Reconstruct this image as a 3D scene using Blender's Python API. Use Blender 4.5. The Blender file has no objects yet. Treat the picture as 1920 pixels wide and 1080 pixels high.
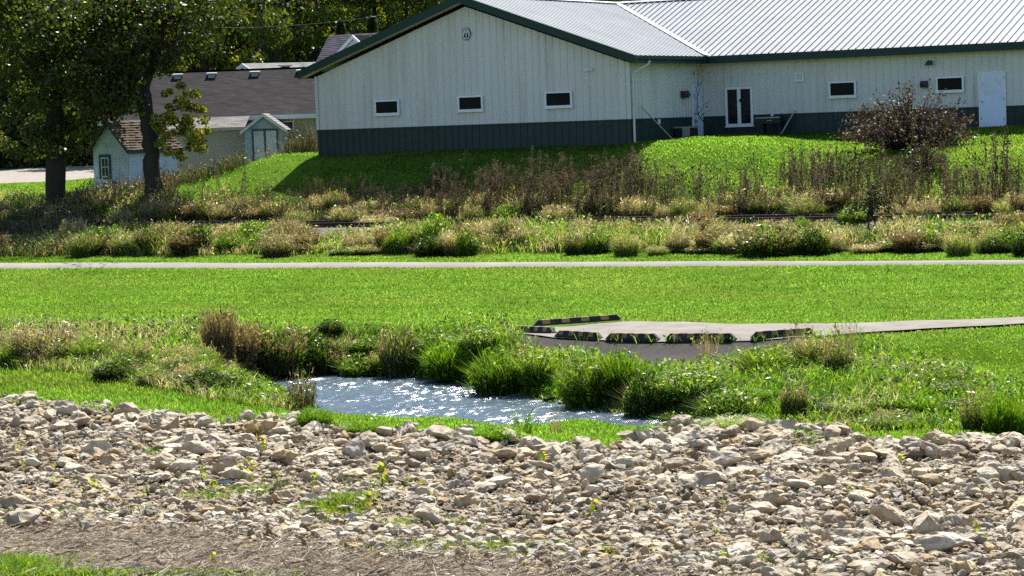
import bpy, math, random
import numpy as np
from mathutils import Vector, Matrix

random.seed(7)
rng = np.random.default_rng(7)
R = math.radians
scene = bpy.context.scene
COL = scene.collection

# ------------------------------------------------------------------ camera
CAM = np.array([0.0, 0.0, 6.6])
F = 5000.0
PITCH = math.atan(306 / 5000)
ROLL = 0.035
_f = np.array([0, math.cos(PITCH), -math.sin(PITCH)])
_u0 = np.array([0, math.sin(PITCH), math.cos(PITCH)])
_r0 = np.array([1.0, 0, 0])
CR = math.cos(ROLL) * _r0 - math.sin(ROLL) * _u0
CU = math.sin(ROLL) * _r0 + math.cos(ROLL) * _u0
cam = bpy.data.cameras.new('camera')
camo = bpy.data.objects.new('camera', cam)
COL.objects.link(camo)
camo.matrix_world = Matrix(((CR[0], CU[0], -_f[0], CAM[0]), (CR[1], CU[1], -_f[1], CAM[1]), (CR[2], CU[2], -_f[2], CAM[2]), (0, 0, 0, 1)))
cam.sensor_width = 36
cam.lens = 36 * F / 1920
cam.clip_start = 0.5
cam.clip_end = 3000
scene.camera = camo


def ray(px, py):
    d = _f + (px - 960) / F * CR - (py - 540) / F * CU
    return d / d[1]


def atY(px, py, Y):
    return CAM + ray(px, py) * Y


def proj(P):
    P = np.asarray(P, float) - CAM
    z = P @ _f
    z = np.where(np.abs(z) < 1e-3, 1e-3, z)
    return 960 + F * (P @ CR) / z, 540 - F * (P @ CU) / z


# ------------------------------------------------------------------ noise
def _hash(i, j, s):
    h = (i * 374761393 + j * 668265263 + s * 974634353) & 0x7fffffff
    h = ((h ^ (h >> 13)) * 1274126177) & 0x7fffffff
    return ((h ^ (h >> 16)) & 0xffff) / 65535.0


def vnoise(x, y, s=0):
    x = np.asarray(x, float); y = np.asarray(y, float)
    xi = np.floor(x).astype(np.int64); yi = np.floor(y).astype(np.int64)
    fx = x - xi; fy = y - yi
    fx = fx * fx * (3 - 2 * fx); fy = fy * fy * (3 - 2 * fy)
    a = _hash(xi, yi, s); b = _hash(xi + 1, yi, s); c = _hash(xi, yi + 1, s); d = _hash(xi + 1, yi + 1, s)
    return a + (b - a) * fx + (c - a) * fy + (a - b - c + d) * fx * fy


def fbm(x, y, s=0, o=3):
    t = 0; w = 0
    for k in range(o):
        t = t + vnoise(x * 2 ** k, y * 2 ** k, s + k * 17) / 2 ** k; w += 1 / 2 ** k
    return t / w


def sstep(a, b, x):
    t = np.clip((np.asarray(x, float) - a) / (b - a), 0, 1)
    return t * t * (3 - 2 * t)


# ------------------------------------------------------------------ terrain
C30, S30 = math.cos(R(30)), math.sin(R(30))


def uv_of(x, y):
    return C30 * x - S30 * y, S30 * x + C30 * y


PV = [-60, 0, 6, 13, 20, 26.8, 32, 37, 41.5, 44.5, 47.5, 50, 52, 56, 57.7, 58.9, 64.6, 74.2, 76.6, 79, 81.2, 82.9, 84.2, 86.2, 89.3, 90.7, 97, 400]
PZ = [5.0, 5.0, 4.5, 2.95, 1.80, 1.33, 1.12, 0.98, 0.86, 0.74, 0.52, 0.40, 0.36, 0.70, 0.84, 1.18, 1.30, 2.2, 2.25, 2.5, 2.98, 3.0, 3.2, 4.2, 5.45, 5.74, 5.85, 5.86]
# outline of the creek surface, read off on the plane of the water
_wpx = [(470, 730), (500, 716), (612, 702), (700, 706), (800, 711), (850, 722), (905, 739), (985, 748), (1045, 757), (1130, 775), (1245, 793), (1330, 806), (1300, 822),
        (1190, 818), (1080, 812), (960, 808), (850, 797), (740, 794), (655, 788), (612, 768), (592, 752), (540, 745)]
WP = np.array([(CAM + ray(a, b) * (6.6 / -ray(a, b)[2]))[:2] for a, b in _wpx])


def poly_sd(x, y, P):
    """signed distance to polygon (negative inside)"""
    d = np.full(np.shape(x), 1e9); ins = np.zeros(np.shape(x), bool)
    n = len(P)
    for i in range(n):
        ax, ay = P[i]; bx, by = P[(i + 1) % n]
        ex, ey = bx - ax, by - ay
        t = np.clip(((x - ax) * ex + (y - ay) * ey) / (ex * ex + ey * ey), 0, 1)
        d = np.minimum(d, np.hypot(x - ax - t * ex, y - ay - t * ey))
        c = ((ay > y) != (by > y)) & (x < (bx - ax) * (y - ay) / ((by - ay) if by != ay else 1e-9) + ax)
        ins ^= c
    return np.where(ins, -d, d)


def terr(x, y):
    x = np.asarray(x, float); y = np.asarray(y, float)
    u, v = uv_of(x, y)
    z = np.interp(v, PV, PZ)
    # the mound of the metal building drops to the lower yard on the left
    left = sstep(-62.5, -69.0, u) * sstep(84.5, 90, v)
    z = z + (np.minimum(z, 4.22) - z) * left
    slope_l = sstep(-45, -61.5, u) * sstep(90, 94, v)
    z = z - 0.17 * slope_l
    z = z - .30 * sstep(45.0, 49.5, v) * (1 - sstep(51, 53.5, v)) * sstep(-38.5, -34, u)
    z = z - .58 * sstep(-43.5, -39, u) * (1 - sstep(92.5, 97.2, v)) * sstep(84, 88, v)
    # wooded hill beyond the road; unseen rise behind viewer added to darken window reflections
    z = z + np.interp(y, [-400, -150, -45, -20], [34, 14, 1, 0])
    z = z + np.interp(y, [128, 140, 165, 185, 240, 420, 900], [0, .18, .78, 2.2, 17, 60, 90])
    # gentle unevenness
    z = z + (fbm(x * .35, y * .35, 3) - .5) * .16 * (1 - sstep(62, 66, v) * (1 - sstep(84, 88, v)) * .7)
    rockz = sstep(28, 33, v) * (1 - sstep(45, 48.5, v))
    z = z + rockz * (fbm(x * .8, y * .8, 9) - .5) * .45
    sd = poly_sd(x, y, WP)
    bank = sstep(-.25, 1.5, sd)
    z = np.where(sd < 1.5, -.32 + (z + .32) * bank, z)
    return z


def T(x, y):
    return float(terr(np.array([x]), np.array([y]))[0])


def ground_px(px, py, y0=25.0, y1=260.0):
    """first hit of a view ray with the terrain"""
    d = ray(px, py)
    Y = np.arange(y0, y1, .1)
    P = CAM + d[None] * Y[:, None]
    g = P[:, 2] - terr(P[:, 0], P[:, 1])
    k = np.argmax(g < 0)
    if g[k] >= 0:
        k = len(Y) - 1
    elif k > 0:
        t = g[k - 1] / (g[k - 1] - g[k])
        p = P[k - 1] + (P[k] - P[k - 1]) * t
        return p
    return P[k]


# ------------------------------------------------------------------ object helpers
def tag(o, label=None, cat=None, group=None, kind=None):
    if label: o['label'] = label
    if cat: o['category'] = cat
    if group: o['group'] = group
    if kind: o['kind'] = kind
    return o


def link(name, me, parent=None, mats=()):
    o = bpy.data.objects.new(name, me)
    COL.objects.link(o)
    if parent is not None: o.parent = parent
    for m in mats: me.materials.append(m)
    return o


def empty(name, loc=(0, 0, 0), rz=0.0):
    o = bpy.data.objects.new(name, None)
    COL.objects.link(o)
    o.location = loc; o.rotation_euler = (0, 0, rz)
    o.empty_display_size = .3
    return o


def np_mesh(name, V, Fc, col=None, mi=None, smooth=True):
    V = np.asarray(V, np.float32); Fc = np.asarray(Fc, np.int32)
    me = bpy.data.meshes.new(name)
    me.vertices.add(len(V)); me.vertices.foreach_set('co', V.ravel())
    k = Fc.shape[1]
    me.loops.add(Fc.size); me.loops.foreach_set('vertex_index', Fc.ravel())
    me.polygons.add(len(Fc)); me.polygons.foreach_set('loop_start', np.arange(0, Fc.size, k, dtype=np.int32))
    if mi is not None: me.polygons.foreach_set('material_index', np.asarray(mi, np.int32))
    me.update(calc_edges=True)
    if not smooth: me.shade_flat()
    if col is not None:
        a = me.color_attributes.new('col', 'FLOAT_COLOR', 'POINT')
        c = np.ones((len(V), 4), np.float32); c[:, :3] = np.clip(col, 0, 1)
        a.data.foreach_set('color', c.ravel())
    me.validate()
    return me


class MB:
    def __init__(s): s.v = []; s.f = []; s.m = []

    def face(s, pts, m=0):
        i = len(s.v); s.v += [tuple(p) for p in pts]; s.f.append(tuple(range(i, i + len(pts)))); s.m.append(m)

    def box(s, x0, x1, y0, y1, z0, z1, m=0):
        p = [(x, y, z) for x in (x0, x1) for y in (y0, y1) for z in (z0, z1)]
        i = len(s.v); s.v += p
        for q in ((0, 1, 3, 2), (4, 6, 7, 5), (0, 4, 5, 1), (2, 3, 7, 6), (0, 2, 6, 4), (1, 5, 7, 3)):
            s.f.append(tuple(i + k for k in q)); s.m.append(m)

    def prism(s, outline, off, m=0):
        """closed polygon OUTLINE (3-D points) pushed by the vector OFF"""
        n = len(outline); i = len(s.v); off = np.array(off)
        s.v += [tuple(p) for p in outline] + [tuple(np.array(p) + off) for p in outline]
        s.f.append(tuple(range(i, i + n))); s.m.append(m)
        s.f.append(tuple(range(i + 2 * n - 1, i + n - 1, -1))); s.m.append(m)
        for k in range(n):
            l = (k + 1) % n
            s.f.append((i + k, i + n + k, i + n + l, i + l)); s.m.append(m)

    def bar(s, a, b, w, h, up=(0, 0, 1), m=0):
        a = np.array(a, float); b = np.array(b, float); d = b - a; d /= np.linalg.norm(d)
        sd = np.cross(d, up); sd /= np.linalg.norm(sd); u = np.cross(sd, d)
        o = [a + sd * w / 2 * i + u * h / 2 * j for i, j in ((-1, -1), (1, -1), (1, 1), (-1, 1))]
        s.prism(o, b - a, m)

    def tube(s, path, rad, n=8, m=0, wob=0.0):
        path = [np.array(p, float) for p in path]; i0 = len(s.v)
        for k, p in enumerate(path):
            d = (path[min(k + 1, len(path) - 1)] - path[max(k - 1, 0)]); d /= np.linalg.norm(d) + 1e-9
            a = np.cross(d, (0.3, 1, 0.1)); a /= np.linalg.norm(a) + 1e-9; b = np.cross(d, a)
            for j in range(n):
                t = 2 * math.pi * j / n
                r = rad[k] * (1 + wob * (random.random() - .5))
                s.v.append(tuple(p + (a * math.cos(t) + b * math.sin(t)) * r))
        for k in range(len(path) - 1):
            for j in range(n):
                q = i0 + k * n
                s.f.append((q + j, q + (j + 1) % n, q + n + (j + 1) % n, q + n + j)); s.m.append(m)
        s.f.append(tuple(i0 + j for j in range(n))[::-1]); s.m.append(m)
        s.f.append(tuple(i0 + (len(path) - 1) * n + j for j in range(n))); s.m.append(m)

    def build(s, name, mats, parent=None, smooth=False):
        me = bpy.data.meshes.new(name)
        me.from_pydata(s.v, [], s.f)
        if not isinstance(mats, (list, tuple)): mats = [mats]
        o = link(name, me, parent, mats)
        me.polygons.foreach_set('material_index', s.m)
        if smooth: me.shade_smooth()
        me.update()
        return o


# ------------------------------------------------------------------ materials
def new_mat(name):
    m = bpy.data.materials.new(name); m.use_nodes = True
    nt = m.node_tree
    for n in list(nt.nodes): nt.nodes.remove(n)
    out = nt.nodes.new('ShaderNodeOutputMaterial')
    return m, nt, out


def N(nt, t, **k):
    n = nt.nodes.new(t)
    for a, b in k.items():
        if a.startswith('i_'):
            n.inputs[a[2:].replace('_', ' ')].default_value = b
        else:
            setattr(n, a, b)
    return n


def principled(nt, rough=.6, spec=.5, metal=0.0):
    p = nt.nodes.new('ShaderNodeBsdfPrincipled')
    p.inputs['Roughness'].default_value = rough
    p.inputs['Specular IOR Level'].default_value = spec
    p.inputs['Metallic'].default_value = metal
    return p


def mix_col(nt, fac, a, b, blend='MIX'):
    n = nt.nodes.new('ShaderNodeMix'); n.data_type = 'RGBA'; n.blend_type = blend
    for sock, val in ((n.inputs[0], fac), (n.inputs[6], a), (n.inputs[7], b)):
        if hasattr(val, 'links') or isinstance(val, bpy.types.NodeSocket): nt.links.new(val, sock)
        else: sock.default_value = val if not isinstance(val, tuple) else (*val, 1)
    return n.outputs[2]


def noise(nt, scale, detail=4, rough=.6, coord=None, vec_scale=None):
    n = N(nt, 'ShaderNodeTexNoise'); n.inputs['Scale'].default_value = scale
    n.inputs['Detail'].default_value = detail; n.inputs['Roughness'].default_value = rough
    tc = N(nt, 'ShaderNodeTexCoord')
    src = tc.outputs[coord or 'Object']
    if vec_scale:
        mp = N(nt, 'ShaderNodeMapping'); mp.inputs['Scale'].default_value = vec_scale
        nt.links.new(src, mp.inputs['Vector']); src = mp.outputs['Vector']
    nt.links.new(src, n.inputs['Vector'])
    return n.outputs['Fac']


def ramp(nt, fac, stops):
    r = N(nt, 'ShaderNodeValToRGB')
    e = r.color_ramp.elements
    while len(e) < len(stops): e.new(.5)
    for k, (p, c) in enumerate(stops):
        e[k].position = p; e[k].color = (*c, 1) if len(c) == 3 else c
    nt.links.new(fac, r.inputs['Fac'])
    return r.outputs['Color']


def bump(nt, h, strength=.4, dist=.02):
    b = N(nt, 'ShaderNodeBump'); b.inputs['Strength'].default_value = strength; b.inputs['Distance'].default_value = dist
    nt.links.new(h, b.inputs['Height'])
    return b.outputs['Normal']


def solid(name, c, rough=.6, spec=.4, metal=0.0, var=.12, nscale=3.0, bmp=0.0, dirt=None, dirt_scale=1.5, vec_scale=None):
    """painted or plain surface with slight tonal variation and wear"""
    m, nt, out = new_mat(name)
    p = principled(nt, rough, spec, metal)
    n1 = noise(nt, nscale, 5, .6, vec_scale=vec_scale)
    lo = tuple(x * (1 - var) for x in c); hi = tuple(min(1, x * (1 + var)) for x in c)
    colr = ramp(nt, n1, [(.3, lo), (.7, hi)])
    if dirt:
        n2 = noise(nt, dirt_scale, 6, .7, vec_scale=vec_scale)
        f = ramp(nt, n2, [(.52, (0, 0, 0)), (.72, (1, 1, 1))])
        colr = mix_col(nt, f, colr, dirt)
    nt.links.new(colr, p.inputs['Base Color'])
    if bmp:
        nt.links.new(bump(nt, noise(nt, nscale * 8, 4), bmp, .02), p.inputs['Normal'])
    nt.links.new(p.outputs[0], out.inputs['Surface'])
    return m


def foliage(name, trans=.45, rough=.45, spec=.35, tint=(1.15, 1.1, .6), objvar=.35, const=None, gain=1.0, dfac=1.0):
    """leaf or blade: colour per leaf from the mesh, light passing through"""
    m, nt, out = new_mat(name)
    if const is None:
        a = N(nt, 'ShaderNodeAttribute', attribute_name='col'); c = a.outputs['Color']
    else:
        r = N(nt, 'ShaderNodeRGB'); r.outputs[0].default_value = (*const, 1); c = r.outputs[0]
    oi = N(nt, 'ShaderNodeObjectInfo')
    hsv = N(nt, 'ShaderNodeHueSaturation')
    mr = N(nt, 'ShaderNodeMapRange'); mr.inputs['To Min'].default_value = (1 - objvar) * gain; mr.inputs['To Max'].default_value = (1 + objvar) * gain
    nt.links.new(oi.outputs['Random'], mr.inputs['Value']); nt.links.new(mr.outputs[0], hsv.inputs['Value'])
    nt.links.new(c, hsv.inputs['Color'])
    p = principled(nt, rough, spec)
    nt.links.new(mix_col(nt, 1.0, hsv.outputs[0], (dfac, dfac, dfac), 'MULTIPLY'), p.inputs['Base Color'])
    t = N(nt, 'ShaderNodeBsdfTranslucent')
    nt.links.new(mix_col(nt, 1.0, hsv.outputs[0], tint, 'MULTIPLY'), t.inputs['Color'])
    mx = N(nt, 'ShaderNodeMixShader'); mx.inputs[0].default_value = trans
    nt.links.new(p.outputs[0], mx.inputs[1]); nt.links.new(t.outputs[0], mx.inputs[2])
    nt.links.new(mx.outputs[0], out.inputs['Surface'])
    return m


M = {}
M['grass'] = foliage('grass_blade', .68, 1.0, 0.0, (1.55, 1.6, .8), 0, dfac=.40)
M['tall_grass'] = foliage('tall_grass_blade', .54, .36, .34, (1.4, 1.4, .7), .22, dfac=.85)
M['dry'] = foliage('dry_weed', .3, .8, .08, (1.1, 1.0, .8), .3)
M['leaf'] = foliage('tree_leaf', .38, .42, .25, (1.45, 1.65, .4), .3)
M['shrub_leaf'] = foliage('shrub_leaf', .3, .5, .22, (1.3, 1.15, .7), .2)
M['sprout'] = foliage('sprout_leaf', .55, .5, .2, (1.6, 1.5, .5), .2)


def terrain_mat():
    m, nt, out = new_mat('terrain')
    a = N(nt, 'ShaderNodeAttribute', attribute_name='col')
    p = principled(nt, 1.0, 0.0)
    n1 = noise(nt, 1.2, 5, .65); n2 = noise(nt, 14, 4, .7)
    f1 = ramp(nt, n1, [(.3, (.72, .74, .7)), (.72, (1.25, 1.2, 1.15))])
    f2 = ramp(nt, n2, [(.3, (.6, .62, .58)), (.7, (1.35, 1.3, 1.3))])
    c = mix_col(nt, 1.0, a.outputs['Color'], f1, 'MULTIPLY'); c = mix_col(nt, 1.0, c, f2, 'MULTIPLY')
    nt.links.new(c, p.inputs['Base Color'])
    nt.links.new(bump(nt, n2, .6, .05), p.inputs['Normal'])
    nt.links.new(p.outputs[0], out.inputs['Surface'])
    return m


def stone_mat(name='limestone', use_attr=False):
    m, nt, out = new_mat(name)
    p = principled(nt, .85, .2)
    oi = N(nt, 'ShaderNodeObjectInfo')
    if use_attr:
        a = N(nt, 'ShaderNodeAttribute', attribute_name='col'); base = a.outputs['Color']
    else:
        base = ramp(nt, oi.outputs['Random'], [(0, (.38, .33, .245)), (.2, (.48, .43, .33)), (.4, (.35, .30, .22)), (.6, (.52, .47, .375)), (.8, (.41, .315, .19)), (1, (.41, .38, .325))])
    n1 = noise(nt, 2.2, 6, .62); n2 = noise(nt, 9, 5, .6)
    f1 = ramp(nt, n1, [(.32, (.62, .56, .46)), (.55, (1.0, .98, .95)), (.75, (1.16, 1.16, 1.16))])
    c = mix_col(nt, 1.0, base, f1, 'MULTIPLY')
    pit = ramp(nt, n2, [(.30, (.72, .68, .62)), (.42, (1, 1, 1))])
    c = mix_col(nt, 1.0, c, pit, 'MULTIPLY')
    nt.links.new(c, p.inputs['Base Color'])
    b1 = N(nt, 'ShaderNodeMath', operation='ADD')
    nt.links.new(n1, b1.inputs[0]); nt.links.new(n2, b1.inputs[1])
    nt.links.new(bump(nt, b1.outputs[0], .35, .03), p.inputs['Normal'])
    nt.links.new(p.outputs[0], out.inputs['Surface'])
    return m


def bark_mat():
    m, nt, out = new_mat('bark')
    p = principled(nt, .95, .1)
    n1 = noise(nt, 6, 6, .7, vec_scale=(3, 3, .5)); n2 = noise(nt, 1.3, 3)
    c = mix_col(nt, n2, ramp(nt, n1, [(.3, (.02, .016, .013)), (.7, (.085, .07, .055))]), (.05, .052, .04))
    nt.links.new(c, p.inputs['Base Color'])
    nt.links.new(bump(nt, n1, 1.0, .08), p.inputs['Normal'])
    nt.links.new(p.outputs[0], out.inputs['Surface'])
    return m


def water_mat():
    m, nt, out = new_mat('creek_water')
    p = principled(nt, .21, .5)
    p.inputs['IOR'].default_value = 1.333
    n1 = noise(nt, .8, 3)
    nt.links.new(ramp(nt, n1, [(.3, (.042, .066, .085)), (.7, (.062, .09, .11))]), p.inputs['Base Color'])
    n2 = noise(nt, 11, 4, .6, vec_scale=(1, 2.2, 1))
    nt.links.new(bump(nt, n2, .5, .03), p.inputs['Normal'])
    nt.links.new(p.outputs[0], out.inputs['Surface'])
    return m


def shingle_mat(name, c1, c2, c3, sx=.3, sy=.14):
    """asphalt shingles: a tone per tab from UV-free object coordinates (x along the eave)"""
    m, nt, out = new_mat(name)
    p = principled(nt, .95, .06)
    a = N(nt, 'ShaderNodeAttribute', attribute_name='col')
    n1 = noise(nt, 1.1, 5); n2 = noise(nt, 40, 2)
    c = mix_col(nt, ramp(nt, n1, [(.35, (0, 0, 0)), (.65, (1, 1, 1))]), c1, c2)
    c = mix_col(nt, 1.0, c, a.outputs['Color'], 'MULTIPLY')
    c = mix_col(nt, 1.0, c, ramp(nt, n2, [(.3, (.75, .75, .75)), (.7, (1.25, 1.25, 1.25))]), 'MULTIPLY')
    nt.links.new(c, p.inputs['Base Color'])
    nt.links.new(p.outputs[0], out.inputs['Surface'])
    return m


M['terrain'] = terrain_mat()
M['stone'] = stone_mat()
M['rubble'] = stone_mat('rubble', True)
M['bark'] = bark_mat()
M['water'] = water_mat()
M['concrete'] = solid('concrete', (.215, .195, .17), .95, .04, var=.16, nscale=1.5, bmp=.2, dirt=(.165, .148, .125), dirt_scale=.7)
M['asphalt_path'] = solid('path_surface', (.24, .22, .195), .95, .04, var=.12, nscale=1.2, bmp=.2, dirt=(.22, .20, .17), dirt_scale=.4)
M['apron'] = solid('asphalt_apron', (.058, .052, .048), .95, .05, var=.25, nscale=9, bmp=.5, dirt=(.085, .075, .067), dirt_scale=1.2)
M['road'] = solid('gravel_road', (.25, .22, .19), .95, .1, var=.2, nscale=2.5, bmp=.3)
M['siding'] = solid('cream_metal', (.62, .615, .575), .42, .4, var=.05, nscale=.6, dirt=(.49, .47, .40), dirt_scale=1.6, vec_scale=(1, 1, .10))
M['wainscot'] = solid('green_metal', (.012, .034, .034), .5, .3, var=.12, nscale=.8, dirt=(.035, .05, .045), dirt_scale=2)
M['trim'] = solid('green_trim', (.009, .036, .029), .5, .3, var=.1, nscale=1.0)
M['roof_metal'] = solid('roof_metal', (.27, .28, .29), .6, .08, var=.10, nscale=.7, dirt=(.25, .26, .27), dirt_scale=.5)
M['flashing'] = solid('flashing', (.42, .44, .46), .5, .2, var=.05)
M['white'] = solid('white_paint', (.78, .79, .80), .5, .4, var=.05, nscale=2)
M['door'] = solid('door_paint', (.68, .76, .90), .5, .3, var=.04, nscale=1.2, dirt=(.55, .56, .58), dirt_scale=1.0)
M['soffit'] = solid('soffit', (.5, .47, .38), .7, .2, var=.1)
M['glass'] = solid('window_glass', (.012, .013, .015), .05, .3, var=.3, nscale=1.2)
M['black'] = solid('black_plastic', (.018, .018, .019), .5, .35, var=.2)
M['brown_metal'] = solid('brown_metal', (.04, .032, .026), .5, .35, var=.2)
M['grey_metal'] = solid('grey_metal', (.35, .36, .37), .45, .4, metal=.4, var=.1)
M['wood_grey'] = solid('weathered_wood', (.38, .36, .33), .85, .2, var=.25, nscale=6, vec_scale=(1, 1, .2))
M['house_siding'] = solid('tan_siding', (.42, .375, .31), .75, .2, var=.06, nscale=1.2, dirt=(.40, .35, .28), dirt_scale=.9)
M['blue_siding'] = solid('pale_blue_siding', (.40, .46, .51), .75, .2, var=.1, nscale=2, dirt=(.25, .33, .38))
M['peeling'] = solid('peeling_paint', (.62, .62, .62), .8, .2, var=.1, nscale=3, dirt=(.16, .22, .27), dirt_scale=5, vec_scale=(1, 1, .5))
M['shed_white'] = solid('old_white_boards', (.62, .73, .92), .8, .2, var=.08, nscale=2, dirt=(.42, .43, .43), dirt_scale=2.5)
M['blue_trim'] = solid('blue_trim', (.035, .07, .115), .6, .3, var=.2, nscale=3)
M['slate_trim'] = solid('slate_trim', (.05, .075, .10), .6, .3, var=.2, nscale=3)
M['fascia_white'] = solid('fascia_white', (.62, .66, .68), .6, .3, var=.08)
M['ballast'] = solid('ballast_stone', (.17, .155, .145), .95, .1, var=.5, nscale=9, bmp=.8, dirt=(.08, .07, .06), dirt_scale=3)
M['shingle'] = shingle_mat('grey_shingle', (.032, .029, .029), (.044, .040, .040), None)
M['shingle_light'] = shingle_mat('pale_shingle', (.22, .205, .19), (.27, .255, .235), None)
M['shingle_brown'] = shingle_mat('brown_shake', (.085, .062, .047), (.15, .118, .092), None)
M['shingle_dark'] = shingle_mat('dark_shingle', (.10, .09, .10), (.14, .125, .14), None)
M['rubber'] = solid('black_rubber', (.017, .016, .016), .7, .3, var=.3, nscale=5, dirt=(.05, .045, .04), dirt_scale=3)
M['yellow'] = solid('faded_yellow', (.30, .19, .075), .75, .3, var=.25, nscale=8, dirt=(.12, .09, .05), dirt_scale=6)
M['rust'] = solid('rail_steel', (.035, .024, .02), .6, .4, metal=.3, var=.3, nscale=4)
M['cable'] = solid('cable_sheath', (.12, .12, .125), .35, .5, var=.1)

# ------------------------------------------------------------------ pixel curves that split the bank into zones
ROCK_TOP = ([-700, -100, 0, 120, 230, 420, 560, 640, 860, 1000, 1170, 1195, 1300, 1400, 1560, 1700, 1830, 1920, 2100, 2700],
            [745, 748, 753, 764, 772, 796, 792, 806, 818, 832, 840, 818, 806, 814, 818, 836, 830, 836, 838, 840])
ROCK_BOT = ([-700, 0, 300, 640, 1000, 1400, 1600, 1920, 2700], [984, 986, 994, 1030, 1064, 1100, 1125, 1165, 1200])
GRASS_TOP = ([-700, 0, 150, 330, 440, 560, 620, 2700], [690, 692, 700, 738, 758, 772, 780, 780])   # near mown tongue, upper edge


def zones(x, y, z=None):
    """zone masks for world points (all lie on the real ground)"""
    if z is None: z = terr(x, y)
    px, py = proj(np.stack([x, y, z], -1))
    u, v = uv_of(x, y)
    rt = np.interp(px, *ROCK_TOP); rb = np.interp(px, *ROCK_BOT)
    front = (v < 50.5)
    rock = front & (py > rt) & (py < rb + 10)
    straw = front & (py >= rb + 10)
    return px, py, u, v, rock, straw


# ------------------------------------------------------------------ the ground sheet
def axis(segs):
    a = []
    for s, e, st in segs: a += list(np.arange(s, e, st))
    a.append(segs[-1][1])
    return np.array(a)


gx = axis([(-900, -120, 60), (-120, -40, 5), (-40, -24, 1), (-24, 24, .25), (24, 40, 1), (40, 120, 5), (120, 900, 60)])
gy = axis([(-400, 0, 40), (0, 24, 1.0), (24, 76, .25), (76, 116, .4), (116, 200, 2), (200, 420, 6), (420, 1500, 60)])
GX, GY = np.meshgrid(gx, gy)
GZ = terr(GX, GY)
px, py, U_, V_, rock_, straw_ = zones(GX.ravel(), GY.ravel(), GZ.ravel())
colr = np.zeros((GX.size, 3))
lawn = np.array([.075, .145, .018])
colr[:] = lawn
verge = (V_ > 77.6) & (V_ < 85.3)
colr[verge] = (.10, .085, .045)
ball = (V_ > 80.3) & (V_ < 84.6)
colr[ball] = (.24, .22, .20)
colr[V_ < 50.5] = (.07, .15, .010)
colr[rock_] = (.20, .165, .12)
colr[straw_] = (.16, .135, .108)
sdw = poly_sd(GX.ravel(), GY.ravel(), WP)
colr[sdw < .5] = (.03, .025, .018)
bank = (sdw > .5) & (V_ > 50.5) & (V_ < 58.5)
colr[bank] = (.065, .12, .010)
far = (GY.ravel() > 166) | (GY.ravel() < -35)  # takes in the added rise behind the viewer, kept dark
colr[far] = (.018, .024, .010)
nx, ny = len(gx), len(gy)
ii = np.arange(nx * ny).reshape(ny, nx)
quads = np.stack([ii[:-1, :-1].ravel(), ii[:-1, 1:].ravel(), ii[1:, 1:].ravel(), ii[1:, :-1].ravel()], 1)
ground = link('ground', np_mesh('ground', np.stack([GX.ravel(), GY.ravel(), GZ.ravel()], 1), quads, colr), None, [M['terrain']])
tag(ground, 'grassy ground sloping down to the creek and up to the buildings', 'ground', kind='structure')


def resample(P, n):
    P = np.array(P, float); d = np.r_[0, np.cumsum(np.linalg.norm(np.diff(P, axis=0), axis=1))]
    t = np.linspace(0, d[-1], n)
    return np.stack([np.interp(t, d, P[:, k]) for k in range(P.shape[1])], 1)


def strip(name, A, B, n, m, off, mat, label, cat, sink=(1, 1)):
    """sheet between two ground lines, following the ground a little above it"""
    A = resample(A, n); B = resample(B, n)
    w = np.linspace(0, 1, m)
    P = A[:, None, :] * (1 - w)[None, :, None] + B[:, None, :] * w[None, :, None]
    X, Y = P[..., 0], P[..., 1]
    Z = terr(X, Y) + off
    e = np.zeros_like(Z); e[:, 0] = sink[0]; e[:, -1] = sink[1]
    Z = Z - e * (off + .03)
    ii = np.arange(n * m).reshape(n, m)
    q = np.stack([ii[:-1, :-1].ravel(), ii[1:, :-1].ravel(), ii[1:, 1:].ravel(), ii[:-1, 1:].ravel()], 1)
    V = np.stack([X.ravel(), Y.ravel(), Z.ravel()], 1)
    # make the faces look up
    a, b, c = V[q[0][0]], V[q[0][1]], V[q[0][2]]
    if np.cross(b - a, c - a)[2] < 0: q = q[:, ::-1]
    o = link(name, np_mesh(name, V, q), None, [mat])
    return tag(o, label, cat, kind='structure')


def gp(pts): return [ground_px(a, b)[:2] for a, b in pts]


PATH_FAR = gp([(-500, 493), (0, 494.5), (480, 494), (960, 492.5), (1440, 491), (1920, 489.5), (2400, 488)])
PATH_NEAR = gp([(-500, 503.5), (0, 504), (480, 503.5), (960, 501), (1440, 499), (1920, 496.5), (2400, 494)])
strip('bike_path', PATH_NEAR, PATH_FAR, 160, 6, .05, M['asphalt_path'], 'pale paved path running straight across the lawn', 'path')
PAD_F = gp([(962, 628), (1000, 632), (1045, 638), (1140, 642.5), (1240, 645), (1330, 645), (1400, 643.5), (1480, 638), (1560, 632), (1640, 626), (1780, 618), (1920, 610.5), (2100, 601), (2400, 586)])
PAD_B = gp([(968, 625), (1000, 619), (1060, 613), (1160, 605.5), (1215, 604), (1280, 605), (1340, 607.5), (1420, 609), (1500, 608.5), (1600, 606.5), (1750, 603), (1920, 597), (2100, 590), (2400, 578)])
strip('paved_pad', PAD_F, PAD_B, 120, 10, .06, M['concrete'], 'pale concrete landing pad with a path leading off right', 'pavement', (0, 1))
AP_F = gp([(930, 630), (985, 648), (1040, 664), (1100, 674), (1200, 688), (1300, 688), (1400, 676), (1470, 660), (1540, 640)])
AP_B = gp([(958, 628.5), (1000, 632.8), (1045, 638.8), (1140, 643.3), (1240, 645.8), (1330, 645.8), (1400, 644.3), (1480, 638.8), (1545, 634)])
strip('asphalt_apron', AP_F, AP_B, 80, 10, .03, M['apron'], 'dark sloping asphalt edge below the striped wheel stops', 'apron', (1, 0))
RD_F = [atY(a, b, 1)[:2] * 0 for a, b in ()]
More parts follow.
